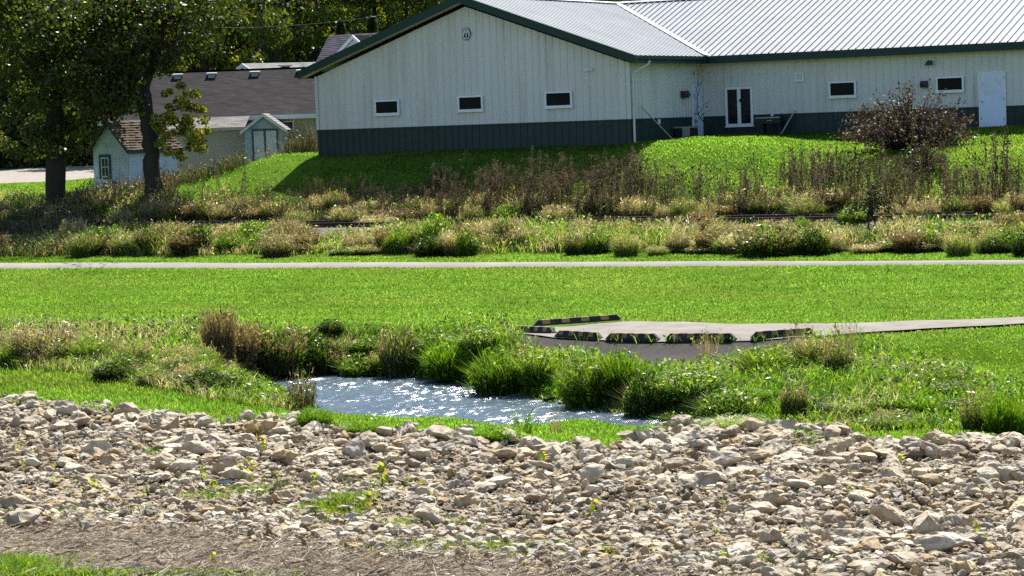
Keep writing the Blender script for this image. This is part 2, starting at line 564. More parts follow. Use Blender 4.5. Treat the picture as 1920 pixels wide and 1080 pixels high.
RD_N = gp([(-600, 348), (-200, 346), (0, 345), (90, 341), (170, 334), (260, 326), (420, 318)])
RD_B = gp([(-600, 322), (-200, 319), (0, 317), (90, 313), (170, 310), (260, 306), (420, 301)])
strip('gravel_road', RD_N, RD_B, 60, 12, .06, M['road'], 'sunlit gravel road behind the left tree and small shed', 'road')

# railway: ballast and the two rails
def site(u, v): return np.array([C30 * u + S30 * v, -S30 * u + C30 * v])


RA = gp([(-500, 441), (100, 436.5), (850, 429), (1600, 419.5), (2400, 409)])
RA = np.array(RA)
nrm = (RA[-1] - RA[0]); nrm /= np.linalg.norm(nrm); per = np.array([-nrm[1], nrm[0]])
strip('track_ballast', [p - per * .75 for p in RA], [p + per * 2.2 for p in RA], 120, 9, .10, M['ballast'], 'pale gravel ballast under the rails', 'ballast')
for k, offv in enumerate((0.0, 1.435)):
    prof = [(-.07, 0), (.07, 0), (.07, .015), (.012, .03), (.012, .12), (.037, .13), (.037, .17), (-.037, .17), (-.037, .13), (-.012, .12), (-.012, .03), (-.07, .015)]
    P = resample(RA + per * offv, 60)
    V = []; 
    for p in P:
        z = T(*(p)) + .09
        V += [(p[0] + per[0] * a, p[1] + per[1] * a, z + b) for a, b in prof]
    n = len(prof); q = []
    for i in range(59):
        for j in range(n): q.append((i * n + j, (i + 1) * n + j, (i + 1) * n + (j + 1) % n, i * n + (j + 1) % n))
    o = link('rail', np_mesh('rail', V, q, smooth=False), None, [M['rust']])
    tag(o, ('dark steel rail on the near side of the track, nearer the path' if k == 0 else 'dark steel rail on the far side of the track, nearer the buildings'), 'rail', 'rails of the railway track')

# ------------------------------------------------------------------ water
step = .045
wx = np.arange(WP[:, 0].min() - 1, WP[:, 0].max() + 1, step); wy = np.arange(WP[:, 1].min() - 1, WP[:, 1].max() + 1, step)
WX, WY = np.meshgrid(wx, wy)
H = np.zeros_like(WX)
wr = np.random.default_rng(3)
warp = (fbm(WX * .7, WY * .7, 41) - .5) * 3
for k in range(64):
    lam = .12 * (.85 / .12) ** wr.random()
    ang = wr.normal(-.15, .55)
    kx, ky = math.sin(ang) * 2 * math.pi / lam, math.cos(ang) * 2 * math.pi / lam
    H += .0045 * lam ** .95 * np.sin(kx * WX + ky * WY + warp * (1.2 / lam) ** .5 + wr.random() * 6.28) * (1.0 if lam > .4 else 1.15)
sd = poly_sd(WX, WY, WP)
riff = .75 + .9 * sstep(.45, .7, fbm(WX * .45, WY * .45, 77))
riff = riff + 1.2 * np.exp(-((WX + .2) ** 2 / 6 + (WY - 65.5) ** 2 / 2.2)) + .9 * np.exp(-((WX + 4.0) ** 2 / 6 + (WY - 69.2) ** 2 / 1.2))
H = H * riff
keep = sd < .8
ii = np.full(WX.shape, -1); ii[keep] = np.arange(keep.sum())
q = np.stack([ii[:-1, :-1].ravel(), ii[:-1, 1:].ravel(), ii[1:, 1:].ravel(), ii[1:, :-1].ravel()], 1)
q = q[(q >= 0).all(1)]
water = link('creek_water', np_mesh('creek_water', np.stack([WX[keep], WY[keep], H[keep]], 1), q), None, [M['water']])
tag(water, 'rippling blue creek water glittering in the sun', 'water', kind='structure')


# ------------------------------------------------------------------ blades and leaves (numpy)
def blades(base, h, w, ang, lean, col, tipcol=None, curl=.45, jitter=.0):
    """bent tapering blades, 5 vertices and 3 triangles each"""
    n = len(base)
    d = np.stack([np.cos(ang), np.sin(ang), np.zeros(n)], 1)
    sd = np.stack([-np.sin(ang), np.cos(ang), np.zeros(n)], 1)
    rot = rng.random(n) * math.pi
    sd2 = np.cos(rot)[:, None] * sd + np.sin(rot)[:, None] * d
    up = np.array([0, 0, 1.0])
    mid = base + up * (h * .55)[:, None] + d * (h * lean * .32)[:, None]
    tip = base + up * (h * (1 - curl * np.minimum(lean, 1.2) * .5))[:, None] + d * (h * lean)[:, None]
    ww = w[:, None] * sd2 * .5
    V = np.stack([base - ww, base + ww, mid - ww * .85, mid + ww * .85, tip], 1).reshape(-1, 3)
    k = np.arange(n)[:, None] * 5
    Fc = np.concatenate([k + np.array([[0, 1, 3]]), k + np.array([[0, 3, 2]]), k + np.array([[2, 3, 4]])], 0)
    if tipcol is None: tipcol = col
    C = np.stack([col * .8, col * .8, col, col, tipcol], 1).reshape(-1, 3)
    return V, Fc, C


def leaves(pos, size, col, elong=1.6, droop=.2, flat=None):
    """folded leaf-shaped quads in random attitudes"""
    n = len(pos)
    a = rng.normal(size=(n, 3)); a[:, 2] -= droop
    if flat is not None: a[:, 2] *= flat
    a /= np.linalg.norm(a, axis=1)[:, None]
    b = np.cross(a, rng.normal(size=(n, 3))); b /= np.linalg.norm(b, axis=1)[:, None]
    c = np.cross(a, b)
    L = a * (size * elong * .5)[:, None]; W = b * (size * .5)[:, None]; K = c * (size * .12)[:, None]
    V = np.stack([pos - L, pos - W + K, pos + L, pos + W + K], 1).reshape(-1, 3)
    k = np.arange(n)[:, None] * 4
    Fc = np.concatenate([k + np.array([[0, 1, 2]]), k + np.array([[0, 2, 3]])], 0)
    C = np.repeat(col, 4, 0)
    return V, Fc, C


def merge(parts):
    V = []; Fc = []; C = []; o = 0
    for v, f, c in parts:
        V.append(v); Fc.append(f + o); C.append(c); o += len(v)
    return np.concatenate(V), np.concatenate(Fc), np.concatenate(C)


def pick(pal, n, var=.18, p=None):
    pal = np.array(pal); i = rng.choice(len(pal), n, p=p)
    return pal[i] * (1 + rng.normal(0, var, (n, 1))).clip(.4, 1.8)


def stems(base, top, w, col):
    """thin square-less stalks as crossed blades"""
    n = len(base); ax = top - base
    sd = np.stack([np.ones(n), np.zeros(n), np.zeros(n)], 1); s2 = np.stack([np.zeros(n), np.ones(n), np.zeros(n)], 1)
    out = []
    for s in (sd, s2):
        ww = s * w[:, None] * .5
        V = np.stack([base - ww, base + ww, top + ww * .6, top - ww * .6], 1).reshape(-1, 3)
        k = np.arange(n)[:, None] * 4
        out.append((V, np.concatenate([k + np.array([[0, 1, 2]]), k + np.array([[0, 2, 3]])], 0), np.repeat(col, 4, 0)))
    return merge(out)


def scatter(x0, x1, y0, y1, density):
    n = int((x1 - x0) * (y1 - y0) * density)
    return rng.uniform(x0, x1, n), rng.uniform(y0, y1, n)


# polygons that stay clear of grass
POLY_PAD = np.concatenate([np.array(resample(PAD_F, 40)), np.array(resample(PAD_B, 40))[::-1]])
POLY_AP = np.concatenate([np.array(resample(AP_F, 30)), np.array(resample(AP_B, 30))[::-1]])
POLY_PATH = np.concatenate([np.array(resample(PATH_NEAR, 40)), np.array(resample(PATH_FAR, 40))[::-1]])
POLY_ROAD = np.concatenate([np.array(resample(RD_N, 30)), np.array(resample(RD_B, 30))[::-1]])
BC = np.array([4.75, 102.0]); C28, S28 = math.cos(R(28)), math.sin(R(28))


def bld(x, y):
    """local coordinates of the metal building"""
    dx, dy = x - BC[0], y - BC[1]
    return C28 * dx - S28 * dy, S28 * dx + C28 * dy


def in_building(x, y):
    a, b = bld(x, y)
    return ((a > -14.1) & (a < .05) & (b > -.05)) | ((a > 0) & (b > 6.65))


def clear(x, y, pad=.0):
    ok = (poly_sd(x, y, POLY_PAD) > pad) & (poly_sd(x, y, POLY_AP) > pad - .06) & (poly_sd(x, y, POLY_PATH) > pad) & (poly_sd(x, y, WP) > .05)
    return ok & ~in_building(x, y)


def stuff(name, parts, mat, label, cat):
    V, Fc, C = merge(parts)
    o = link(name, np_mesh(name, V, Fc, C), None, [mat])
    return tag(o, label, cat, kind='stuff')


LAWN_PAL = [(.118, .228, .036), (.142, .255, .042), (.095, .195, .033), (.18, .26, .055)]


def lawn_cols(x, y, n, bright=1.0):
    c = pick(LAWN_PAL, n, .15, [.35, .35, .2, .1])
    m = .78 + .5 * fbm(x * .45, y * .45, 21)[:, None]
    uu, vv = uv_of(x, y)
    yel = sstep(.48, .75, fbm(uu * .16 + 9, vv * .55, 33))[:, None]
    dark = sstep(.55, .8, fbm(uu * .5 + 3, vv * 1.1, 37))[:, None]
    mow = (.92 + .08 * np.sign(np.sin(vv * 3.9 + .25 * np.sin(uu * .4))))[:, None]
    c = c * m * bright * mow * (1 - .30 * dark)
    dry = (rng.random(n) < .05)[:, None]
    c = np.where(dry, np.array([.28, .25, .13]) * m, c)
    return c * (1 - yel * .5) + yel * .5 * np.array([.19, .215, .07]) * m


lawn_parts = []
# main lawn between creek and path, plus mown verge beyond the path
x, y = scatter(-24, 27, 52, 100, 260)
u, v = uv_of(x, y); px, py = proj(np.stack([x, y, terr(x, y)], -1))
low_edge = np.interp(px, [-700, 0, 380, 480, 620, 800, 960, 1540, 1640, 1800, 1920, 2500], [618, 616, 612, 620, 628, 618, 604, 604, 640, 700, 712, 712])
k = (py < low_edge + rng.normal(0, 4, len(x))) & (v < 76.95 + .5 * fbm(x, y, 5)) & (px > -450) & (px < 2750) & clear(x, y, -.035)
x, y = x[k], y[k]; n = len(x)
h = rng.uniform(.035, .075, n) * (.8 + .5 * fbm(x * .8, y * .8, 8))
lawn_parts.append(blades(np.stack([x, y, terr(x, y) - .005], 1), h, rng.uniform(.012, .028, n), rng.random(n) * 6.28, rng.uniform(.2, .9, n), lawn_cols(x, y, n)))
# near mown tongue on the left of the creek and thin strip between rocks and water
x, y = scatter(-20, 24, 38, 74, 330)
px, py, u, v, rk, st = zones(x, y)
k = (py > np.interp(px, *GRASS_TOP) + rng.normal(0, 5, len(x))) & (py < np.interp(px, *ROCK_TOP) + 4) & (v < 56) & clear(x, y) & (px > -450) & (px < 2750)
x, y = x[k], y[k]; n = len(x)
h = rng.uniform(.06, .14, n) * (.7 + .7 * fbm(x * .8, y * .8, 8)) * np.where(px[k] > 640, .6, 1.0)
lawn_parts.append(blades(np.stack([x, y, terr(x, y) - .005], 1), h, rng.uniform(.010, .022, n), rng.random(n) * 6.28, rng.uniform(.2, .9, n), lawn_cols(x, y, n, 1.05)))
# building slope and far-left yard
x, y = scatter(-32, 22, 88, 168, 60)
u, v = uv_of(x, y); px, py = proj(np.stack([x, y, terr(x, y)], -1))
k = (v > 86) & (px > -300) & (px < 2200) & clear(x, y) & (poly_sd(x, y, POLY_ROAD) > .1) & ((y < 112) | (px < 300))
x, y = x[k], y[k]; n = len(x)
x2, y2 = scatter(-12, 22, 84, 106, 170)
u, v = uv_of(x2, y2); k = (v > 85.5) & clear(x2, y2)
x = np.r_[x, x2[k]]; y = np.r_[y, y2[k]]; n = len(x)
h = rng.uniform(.05, .10, n)
lawn_parts.append(blades(np.stack([x, y, terr(x, y) - .005], 1), h, rng.uniform(.02, .04, n), rng.random(n) * 6.28, rng.uniform(.2, .9, n), lawn_cols(x, y, n)))
stuff('lawn_grass', lawn_parts, M['grass'], 'short bright green mown grass of the lawns', 'grass')

# ------------------------------------------------------------------ rough herbage along the creek
GREEN = [(.10, .215, .010), (.135, .255, .013), (.075, .165, .012), (.18, .25, .03)]
TAN = [(.32, .27, .185), (.25, .205, .135), (.40, .35, .26), (.21, .16, .11)]
BROWN = [(.115, .085, .058), (.15, .112, .078), (.085, .064, .045), (.20, .155, .105)]
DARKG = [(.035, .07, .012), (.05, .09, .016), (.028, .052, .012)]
PALE = [(.42, .40, .30), (.34, .36, .20), (.30, .34, .12)]

bank_parts = []
x, y = scatter(-24, 26, 46, 80, 240)
px, py, u, v, rk, st = zones(x, y)
lo_edge = np.interp(px, [-700, 0, 380, 480, 620, 800, 960, 1000, 1540, 1640, 1800, 1920, 2500], [618, 616, 612, 620, 628, 618, 610, 640, 640, 645, 700, 712, 712])
k = (py > lo_edge + rng.normal(0, 6, len(x))) & ~((py > np.interp(px, *GRASS_TOP)) & (px < 640)) & (py < np.interp(px, *ROCK_TOP) - 2) & (v > 50.6) & clear(x, y) & (px > -450) & (px < 2750)
k &= ~((px > 640) & (px < 1180) & (poly_sd(x, y, WP) > 0) & (v < 53))
x, y, px, py = x[k], y[k], px[k], py[k]; n = len(x)
f1 = fbm(x * .55, y * .55, 50); f2 = fbm(x * .9, y * .9, 61)
tanw = np.clip(sstep(.35, .8, f2) * .9 + (px < 480) * .30 - (px > 620) * .22, 0, 1)
isT = rng.random(n) < tanw * .8
c = np.where(isT[:, None], pick(TAN, n), pick(GREEN, n))
c = np.where((rng.random(n) < .04)[:, None], pick(PALE, n), c)
h = rng.uniform(.16, .42, n) * (.45 + 1.2 * f1)
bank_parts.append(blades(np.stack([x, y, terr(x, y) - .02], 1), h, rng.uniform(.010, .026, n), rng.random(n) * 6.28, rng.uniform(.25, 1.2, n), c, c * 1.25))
# broad leaved herbs among the grass
m = rng.random(n) < .30
nl = m.sum()
bank_parts.append(leaves(np.stack([x[m], y[m], terr(x[m], y[m]) + rng.uniform(.05, .35, nl) * (.4 + f1[m])], 1), rng.uniform(.03, .075, nl), pick(DARKG + GREEN, nl), 2.0))
stuff('bank_grass', bank_parts, M['tall_grass'], 'tangled green and tan herbage on the creek banks', 'grass')

# ------------------------------------------------------------------ rough herbage along the railway
verge_parts = []
x, y = scatter(-26, 22, 72, 118, 230)
u, v = uv_of(x, y); z = terr(x, y); px, py = proj(np.stack([x, y, z], -1))
f1 = fbm(x * .5, y * .5, 70); f2 = fbm(x * .8, y * .8, 81); f3 = fbm(x * .28, y * .5, 91)
dens = np.where(v < 80.2, .65 + .4 * sstep(.35, .6, f1), np.where(v < 83.8, sstep(.56, .68, f1) * .4, .66))
up_edge = np.interp(px, [-600, 0, 420, 560, 900, 1150, 1300, 1550, 1700, 1920, 2400], [86.0, 86.2, 85.8, 85.0, 85.2, 85.0, 84.9, 85.6, 86.2, 85.2, 85.2])
k = (v > 76.95 + .4 * f3) & (v < up_edge + (f2 - .5) * 1.4) & (rng.random(len(x)) < dens) & clear(x, y) & (px > -400) & (px < 2300)
x, y, v, z, f1, f2, f3, px = x[k], y[k], v[k], z[k], f1[k], f2[k], f3[k], px[k]; n = len(x)
isT = rng.random(n) < np.clip(.25 + 1.0 * sstep(.35, .7, f2) * .7 + .2 * (v > 83), 0, .85)
isB = rng.random(n) < sstep(.5, .75, f3) * .6
c = np.where(isT[:, None], pick(TAN, n), pick(GREEN, n))
c = np.where(isB[:, None], pick(BROWN + [(.20, .10, .06)], n), c)
c = np.where((rng.random(n) < .05)[:, None], pick(PALE, n), c)
hh = np.where(v < 80.2, .30 + .55 * sstep(.3, .7, f1), np.where(v < 83.8, .35, .42 + .5 * f1))
hh = np.where(v < 77.5, hh * .7, hh)
h = hh * rng.uniform(.5, 1.15, n)
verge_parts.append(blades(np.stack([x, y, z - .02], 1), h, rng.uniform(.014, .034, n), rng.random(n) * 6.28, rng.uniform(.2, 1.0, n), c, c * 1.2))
m = rng.random(n) < .30; nl = m.sum()
verge_parts.append(leaves(np.stack([x[m], y[m], z[m] + hh[m] * rng.uniform(.1, .95, nl)], 1), rng.uniform(.03, .08, nl), pick(DARKG + GREEN + TAN, nl), 1.9))
stuff('verge_grass', verge_parts, M['tall_grass'], 'rough tan and green grass growing along the railway', 'grass')

# undergrowth at the feet of the house, shed and big trees
up = []
def patch(px0, px1, Y0, Y1, n, h0, h1, pal, leafy=.6):
    Y = rng.uniform(Y0, Y1, n); X = (rng.uniform(px0, px1, n) - 960) / F * Y
    z = terr(X, Y); f = .5 + fbm(X * .9, Y * .9, 15)
    hh = rng.uniform(h0, h1, n) * f
    c = pick(pal, n)
    up.append(blades(np.stack([X, Y, z - .03], 1), hh, rng.uniform(.015, .035, n), rng.random(n) * 6.28, rng.uniform(.1, .8, n), c))
    m = rng.random(n) < leafy; k = m.sum()
    up.append(leaves(np.stack([X[m], Y[m], z[m] + hh[m] * rng.uniform(.2, 1.05, k)], 1), rng.uniform(.04, .10, k), pick(pal, k), 1.7))
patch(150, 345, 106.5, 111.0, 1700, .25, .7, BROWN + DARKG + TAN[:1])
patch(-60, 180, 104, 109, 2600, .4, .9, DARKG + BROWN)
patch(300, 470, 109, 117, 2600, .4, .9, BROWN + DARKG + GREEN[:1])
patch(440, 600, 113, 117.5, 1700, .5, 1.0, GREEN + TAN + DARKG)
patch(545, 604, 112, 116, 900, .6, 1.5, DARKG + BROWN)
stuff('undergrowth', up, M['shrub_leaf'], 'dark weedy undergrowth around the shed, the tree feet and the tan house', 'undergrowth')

# ------------------------------------------------------------------ the metal building
mb = empty('metal_building', (BC[0], BC[1], 0), R(-28))
tag(mb, 'long cream metal building with dark green base and ribbed white roof', 'building')
ZW = 6.63                 # top of the green wainscot
ZE = 8.80                 # underside of the eaves
GW = 14.06; HALF = GW / 2; SL = .355; LW = 6.7; AE = 26.0; OV = .5
ZT = 9.06                 # roof surface at the eave edge
ZR = ZT + SL * (HALF + OV)


def rib_profile(a0, a1, step=.305, d=.024):
    """positions and outward offsets of a ribbed sheet"""
    p = []
    a = a0
    while a < a1 - 1e-6:
        e = min(a + step, a1)
        for t, o in ((0, 0), (.40, 0), (.43, d), (.53, d), (.56, 0)):
            if a + t * step < a1: p.append((a + t * step, o))
        a = e
    p.append((a1, 0))
    return p


def ribbed(name, mat, fn, a0, a1, z0, ztop, step=.305, d=.024, parent=mb):
    """vertical ribbed wall; FN(a, out) gives the plan position"""
    pr = rib_profile(a0, a1, step, d)
    V = []; q = []
    for k, (a, o) in enumerate(pr):
        x, y = fn(a, o)
        V += [(x, y, z0), (x, y, ztop(a))]
        if k: q.append((2 * k - 2, 2 * k, 2 * k + 1, 2 * k - 1))
    ob = link(name, np_mesh(name, V, q, smooth=False), parent, [mat])
    return ob


gab = lambda a: ZE + SL * (HALF - abs(a + HALF))
ribbed('gable_wall', M['siding'], lambda a, o: (a, -o), -GW, 0, ZW, gab)
ribbed('gable_wainscot', M['wainscot'], lambda a, o: (a, -.012 - o), -GW - .012, .012, 5.2, lambda a: ZW)
ribbed('side_wall', M['siding'], lambda a, o: (o, a), 0, LW, ZW, lambda a: ZE + .02)
ribbed('side_wainscot', M['wainscot'], lambda a, o: (.012 + o, a), -.012, LW, 5.3, lambda a: ZW)
ribbed('wing_wall', M['siding'], lambda a, o: (a, LW - o), 0, AE, ZW, lambda a: ZE + .02)
ribbed('wing_wainscot', M['wainscot'], lambda a, o: (a, LW - .012 - o), 0.03, AE, 5.3, lambda a: ZW)
b = MB()
b.face([(-GW, 0, 5.2), (-GW, 0, ZE), (-GW, 20.7, ZE), (-GW, 20.7, 5.2)]); b.face([(-GW, 20.7, 5.2), (-GW, 20.7, ZE), (AE, 20.7, ZE), (AE, 20.7, 5.2)])
b.face([(AE, 20.7, 5.2), (AE, 20.7, ZE), (AE, 6.7 + HALF, ZR - .3), (AE, 6.7, ZE), (AE, 6.7, 5.2)])
b.build('rear_wall', M['siding'], mb)
# wainscot cap trim
b = MB()
b.box(-GW - .03, .045, -.045, -.0145, ZW - .02, ZW + .03); b.box(.0145, .045, -.0145, LW - .05, ZW - .02, ZW + .03); b.box(.047, AE, LW - .045, LW - .0145, ZW - .02, ZW + .03)
b.build('wainscot_cap', M['wainscot'], mb)
for q0, q1 in ((-.10, .04), (-GW - .03, -GW + .1)):
    b = MB(); b.box(q0, q1, -.055, -.031, ZW + .031, ZE + .02); b.build('corner_trim', M['siding'], mb)


def roof_plane(name, fn, t0, t1, s_range, step, d=.05):
    """ribbed roof sheet: t runs along the eave, ribs run up the slope from s0(t) to s1(t)"""
    pr = rib_profile(t0, t1, step, d)
    V = []; q = []
    for k, (t, o) in enumerate(pr):
        s0, s1 = s_range(t)
        V += [fn(t, s0, o), fn(t, s1, o)]
        if k: q.append((2 * k - 2, 2 * k, 2 * k + 1, 2 * k - 1))
    return link(name, np_mesh(name, V, q, smooth=False), mb, [M['roof_metal']])


HO = HALF + OV
# gable slope facing right: t = depth b, s = distance in from the eave
roof_plane('roof', lambda t, s, o: (OV - s, t, ZT + SL * s + o), -.5, LW + HALF, lambda t: (max(0.0, t - (LW - OV)), HO), .42, .022)
roof_plane('roof', lambda t, s, o: (-GW - OV + s, t, ZT + SL * s + o), -.5, 2 * HALF + LW + OV, lambda t: (0, max(0.05, min(HO, 2 * HALF + LW + OV - t))), .30)
roof_plane('roof', lambda t, s, o: (t, LW - OV + s, ZT + SL * s + o), -HALF, AE + .4, lambda t: (max(0.0, OV - t), HO), .305)
roof_plane('roof', lambda t, s, o: (t, LW + 2 * HALF + OV - s, ZT + SL * s + o), -GW - OV, AE + .4, lambda t: (0, min(HO, max(0.05, t + GW + OV))), .305)
# valley flashing and ridge caps
b = MB()
vd = np.array([-1, 1, SL]); vd = vd / np.linalg.norm(vd)
p0 = np.array([OV + .05, LW - OV - .05, ZT + .045]); p1 = np.array([-HALF, LW + HALF, ZR + .045])
sx = np.array([.17, 0, SL * -.0]); 
b.prism([p0 + (-.16, 0, .045), p0 + (0, 0, 0), p0 + (0, .0, -.01), p0 + (.0, .16, .045), p0 + (.0, .16, .055), p0 + (0, 0, .012), p0 + (-.16, 0, .055)], p1 - p0)
b.build('valley_flashing', M['flashing'], mb)
b = MB()
for (q0, q1, axis_) in (((-HALF, -.5), (-HALF, LW + HALF), 'y'), ((-HALF, LW + HALF), (AE + .4, LW + HALF), 'x')):
    w = .18; zz = ZR
    off = (q1[0] - q0[0], q1[1] - q0[1], 0)
    sdx, sdy = (w, 0) if axis_ == 'y' else (0, w)
    b.prism([(q0[0] - sdx, q0[1] - sdy, zz - .06 + .05), (q0[0], q0[1], zz + .05), (q0[0] + sdx, q0[1] + sdy, zz - .06 + .05), (q0[0] + sdx, q0[1] + sdy, zz - .06 + .07), (q0[0], q0[1], zz + .075), (q0[0] - sdx, q0[1] - sdy, zz - .06 + .07)], off)
b.build('ridge_cap', M['flashing'], mb)
# fascia: rakes on the gable, eaves along side and wing
for nm, a0, a1 in (('left', -GW - OV, -HALF), ('right', OV, -HALF)):
    b = MB()
    z0, z1 = ZT - .005, ZR - .005
    b.prism([(a0, -.53, z0 - .30), (a1, -.53, z1 - .30), (a1, -.53, z1 + .02), (a0, -.53, z0 + .02)], (0, .028, 0))
    b.build('rake_fascia', M['trim'], mb)
b = MB()
b.box(OV, OV + .03, -.53, LW - OV - .03, ZT - .30, ZT + .005)
b.build('eave_fascia', M['trim'], mb)
b = MB(); b.box(OV + .03, AE + .4, LW - OV - .03, LW - OV, ZT - .30, ZT + .005); b.build('eave_fascia', M['trim'], mb)
b = MB(); b.box(-GW - OV - .03, -GW - OV, -.53, 20, ZT - .30, ZT + .005); b.build('eave_fascia', M['trim'], mb)
# soffits
b = MB()
for a0, a1 in ((-GW - OV, -HALF), (OV, -HALF)):
    b.face([(a0, -.50, ZT - .28), (a1, -.50, ZR - .28), (a1, -.002, ZR - .28), (a0, -.002, ZT - .28)])
b.face([(OV, 0, ZT - .28), (OV, LW - OV, ZT - .28), (.0, LW - OV, ZT - .27), (0, 0, ZT - .27)])
b.face([(0, LW - OV, ZT - .28), (AE, LW - OV, ZT - .28), (AE, LW, ZT - .28), (0, LW, ZT - .28)])
b.build('soffit', M['soffit'], mb)


def win(name, cx, z0, w, h, face, parent, fm='white', fw=.07, proud=.075, mull=0, gm='glass', label=None):
    """framed window on a wall. FACE 'g' = gable plane, 'w' = wing plane, ('s', ...) = side plane: maps (a, out, z) to local"""
    fx = {'g': lambda a, o: (a, -.03 - o), 'w': lambda a, o: (a, LW - .03 - o), 's': lambda a, o: (.03 + o, a)}[face]
    b = MB()
    def bx(m, a0, a1, o0, o1, za, zb):
        p, q = fx(a0, o0), fx(a1, o1)
        m.box(min(p[0], q[0]), max(p[0], q[0]), min(p[1], q[1]), max(p[1], q[1]), za, zb)
    a0, a1, z1 = cx - w / 2, cx + w / 2, z0 + h
    bx(b, a0, a0 + fw, 0, proud, z0, z1); bx(b, a1 - fw, a1, 0, proud, z0, z1)
    bx(b, a0 + fw, a1 - fw, 0, proud, z0, z0 + fw); bx(b, a0 + fw, a1 - fw, 0, proud, z1 - fw, z1)
    for k in range(mull):
        c = a0 + w * (k + 1) / (mull + 1); bx(b, c - fw * .8, c + fw * .8, 0, proud - .003, z0 + fw, z1 - fw)
    f = b.build('window', M[fm], parent)
    g = MB(); bx(g, a0 + fw * .9, a1 - fw * .9, .002, proud - .035, z0 + fw * .9, z1 - fw * .9); g.build('pane', M[gm], f)
    s = MB(); bx(s, a0 - .03, a1 + .03, 0, proud + .02, z0 - .045, z0 - .003); s.build('sill', M[fm], f)
    return f


def pxa(px, plane):
    """local a (or b) where a column of the photograph meets a wall plane"""
    lo, hi = (-15, 30)
    for _ in range(60):
        mid = (lo + hi) / 2
        a, bb = {'g': (mid, 0), 'w': (mid, LW), 's': (0, mid)}[plane]
        X = BC[0] + C28 * a + S28 * bb; Y = BC[1] - S28 * a + C28 * bb
        qx = proj(np.array([X, Y, 7.0]))[0]
        if qx < px: lo = mid
        else: hi = mid
    return (lo + hi) / 2


def pz(px, py, plane):
    a = pxa(px, plane); aa, bb = {'g': (a, 0), 'w': (a, LW), 's': (0, a)}[plane]
    Y = BC[1] - S28 * aa + C28 * bb
    return atY(px, py, Y)[2]


for (x0, x1, y0, y1) in ((705, 751, 187, 215), (861, 908, 179, 208), (1024, 1075, 171, 201)):
    a0, a1 = pxa(x0, 'g'), pxa(x1, 'g'); zt, zb = pz((x0 + x1) / 2, y0, 'g'), pz((x0 + x1) / 2, y1, 'g')
    win('window', (a0 + a1) / 2, zb, a1 - a0, zt - zb, 'g', mb)
for (x0, x1, y0, y1) in ((1556, 1607, 152, 182), (1757, 1809, 143, 172)):
    a0, a1 = pxa(x0, 'w'), pxa(x1, 'w'); zt, zb = pz((x0 + x1) / 2, y0, 'w'), pz((x0 + x1) / 2, y1, 'w')
    win('window', (a0 + a1) / 2, zb, a1 - a0, zt - zb, 'w', mb)
a0, a1 = pxa(1362, 'w'), pxa(1413, 'w'); zt, zb = pz(1387, 163, 'w'), pz(1387, 236, 'w')
dd = win('door', (a0 + a1) / 2, zb, a1 - a0, zt - zb, 'w', mb, fw=.09, mull=1)
dd.name = 'double_glass_door'; dd['label'] = 'white double door with two tall dark panes'
h = MB(); cxd = (a0 + a1) / 2; h.box(cxd + .05, cxd + .09, LW - .16, LW - .095, zb + .95, zb + 1.08); h.build('handle', M['black'], dd)
# plain doors
a0, a1 = pxa(1839, 'w'), pxa(1884, 'w')
b = MB(); b.box(a0, a1, LW - .075, LW - .02, 5.86, 7.93); d1 = b.build('door', M['door'], mb)
b = MB(); b.box(a0 - .06, a0 - .002, LW - .09, LW - .02, 5.84, 7.99); b.box(a1 + .002, a1 + .06, LW - .09, LW - .02, 5.84, 7.99); b.box(a0 - .002, a1 + .002, LW - .09, LW - .02, 7.932, 7.99); b.build('door_frame', M['white'], d1)
b = MB(); b.tube([(a0 + .08, LW - .076, 6.85), (a0 + .08, LW - .14, 6.85)], [.025, .035], 8); b.build('handle', M['grey_metal'], d1)
b = MB()
for zz in (6.1, 6.9, 7.7): b.box(a1 - .015, a1 + .02, LW - .098, LW - .0905, zz, zz + .1)
b.build('hinge', M['grey_metal'], d1)
b0, b1 = pxa(1297, 's'), pxa(1322, 's')
b = MB(); b.box(.02, .075, b0, b1, 5.82, 7.88); d2 = b.build('door', M['door'], mb)
b = MB(); b.box(.02, .09, b0 - .06, b0 - .002, 5.8, 7.94); b.box(.02, .09, b1 + .002, b1 + .06, 5.8, 7.94); b.box(.02, .09, b0 - .002, b1 + .002, 7.882, 7.94); b.build('door_frame', M['white'], d2)
b = MB(); b.tube([(.076, b0 + .09, 6.8), (.14, b0 + .09, 6.8)], [.025, .035], 8); b.build('handle', M['grey_metal'], d2)
# louvred vent on the wing
a0, a1 = pxa(1493, 'w'), pxa(1509, 'w'); zt, zb = pz(1500, 136, 'w'), pz(1500, 153, 'w')
b = MB(); fwv = .05
b.box(a0, a0 + fwv, LW - .08, LW - .02, zb, zt); b.box(a1 - fwv, a1, LW - .08, LW - .02, zb, zt); b.box(a0 + fwv, a1 - fwv, LW - .08, LW - .02, zb, zb + fwv); b.box(a0 + fwv, a1 - fwv, LW - .08, LW - .02, zt - fwv, zt)
for k in range(4):
    z = zb + fwv + (zt - zb - 2 * fwv) * (k + .2) / 4
    b.prism([(a0 + fwv, LW - .07, z), (a0 + fwv, LW - .03, z + .045), (a0 + fwv, LW - .028, z + .035), (a0 + fwv, LW - .068, z - .008)], (a1 - a0 - 2 * fwv, 0, 0))
b.build('wall_vent', M['white'], mb)


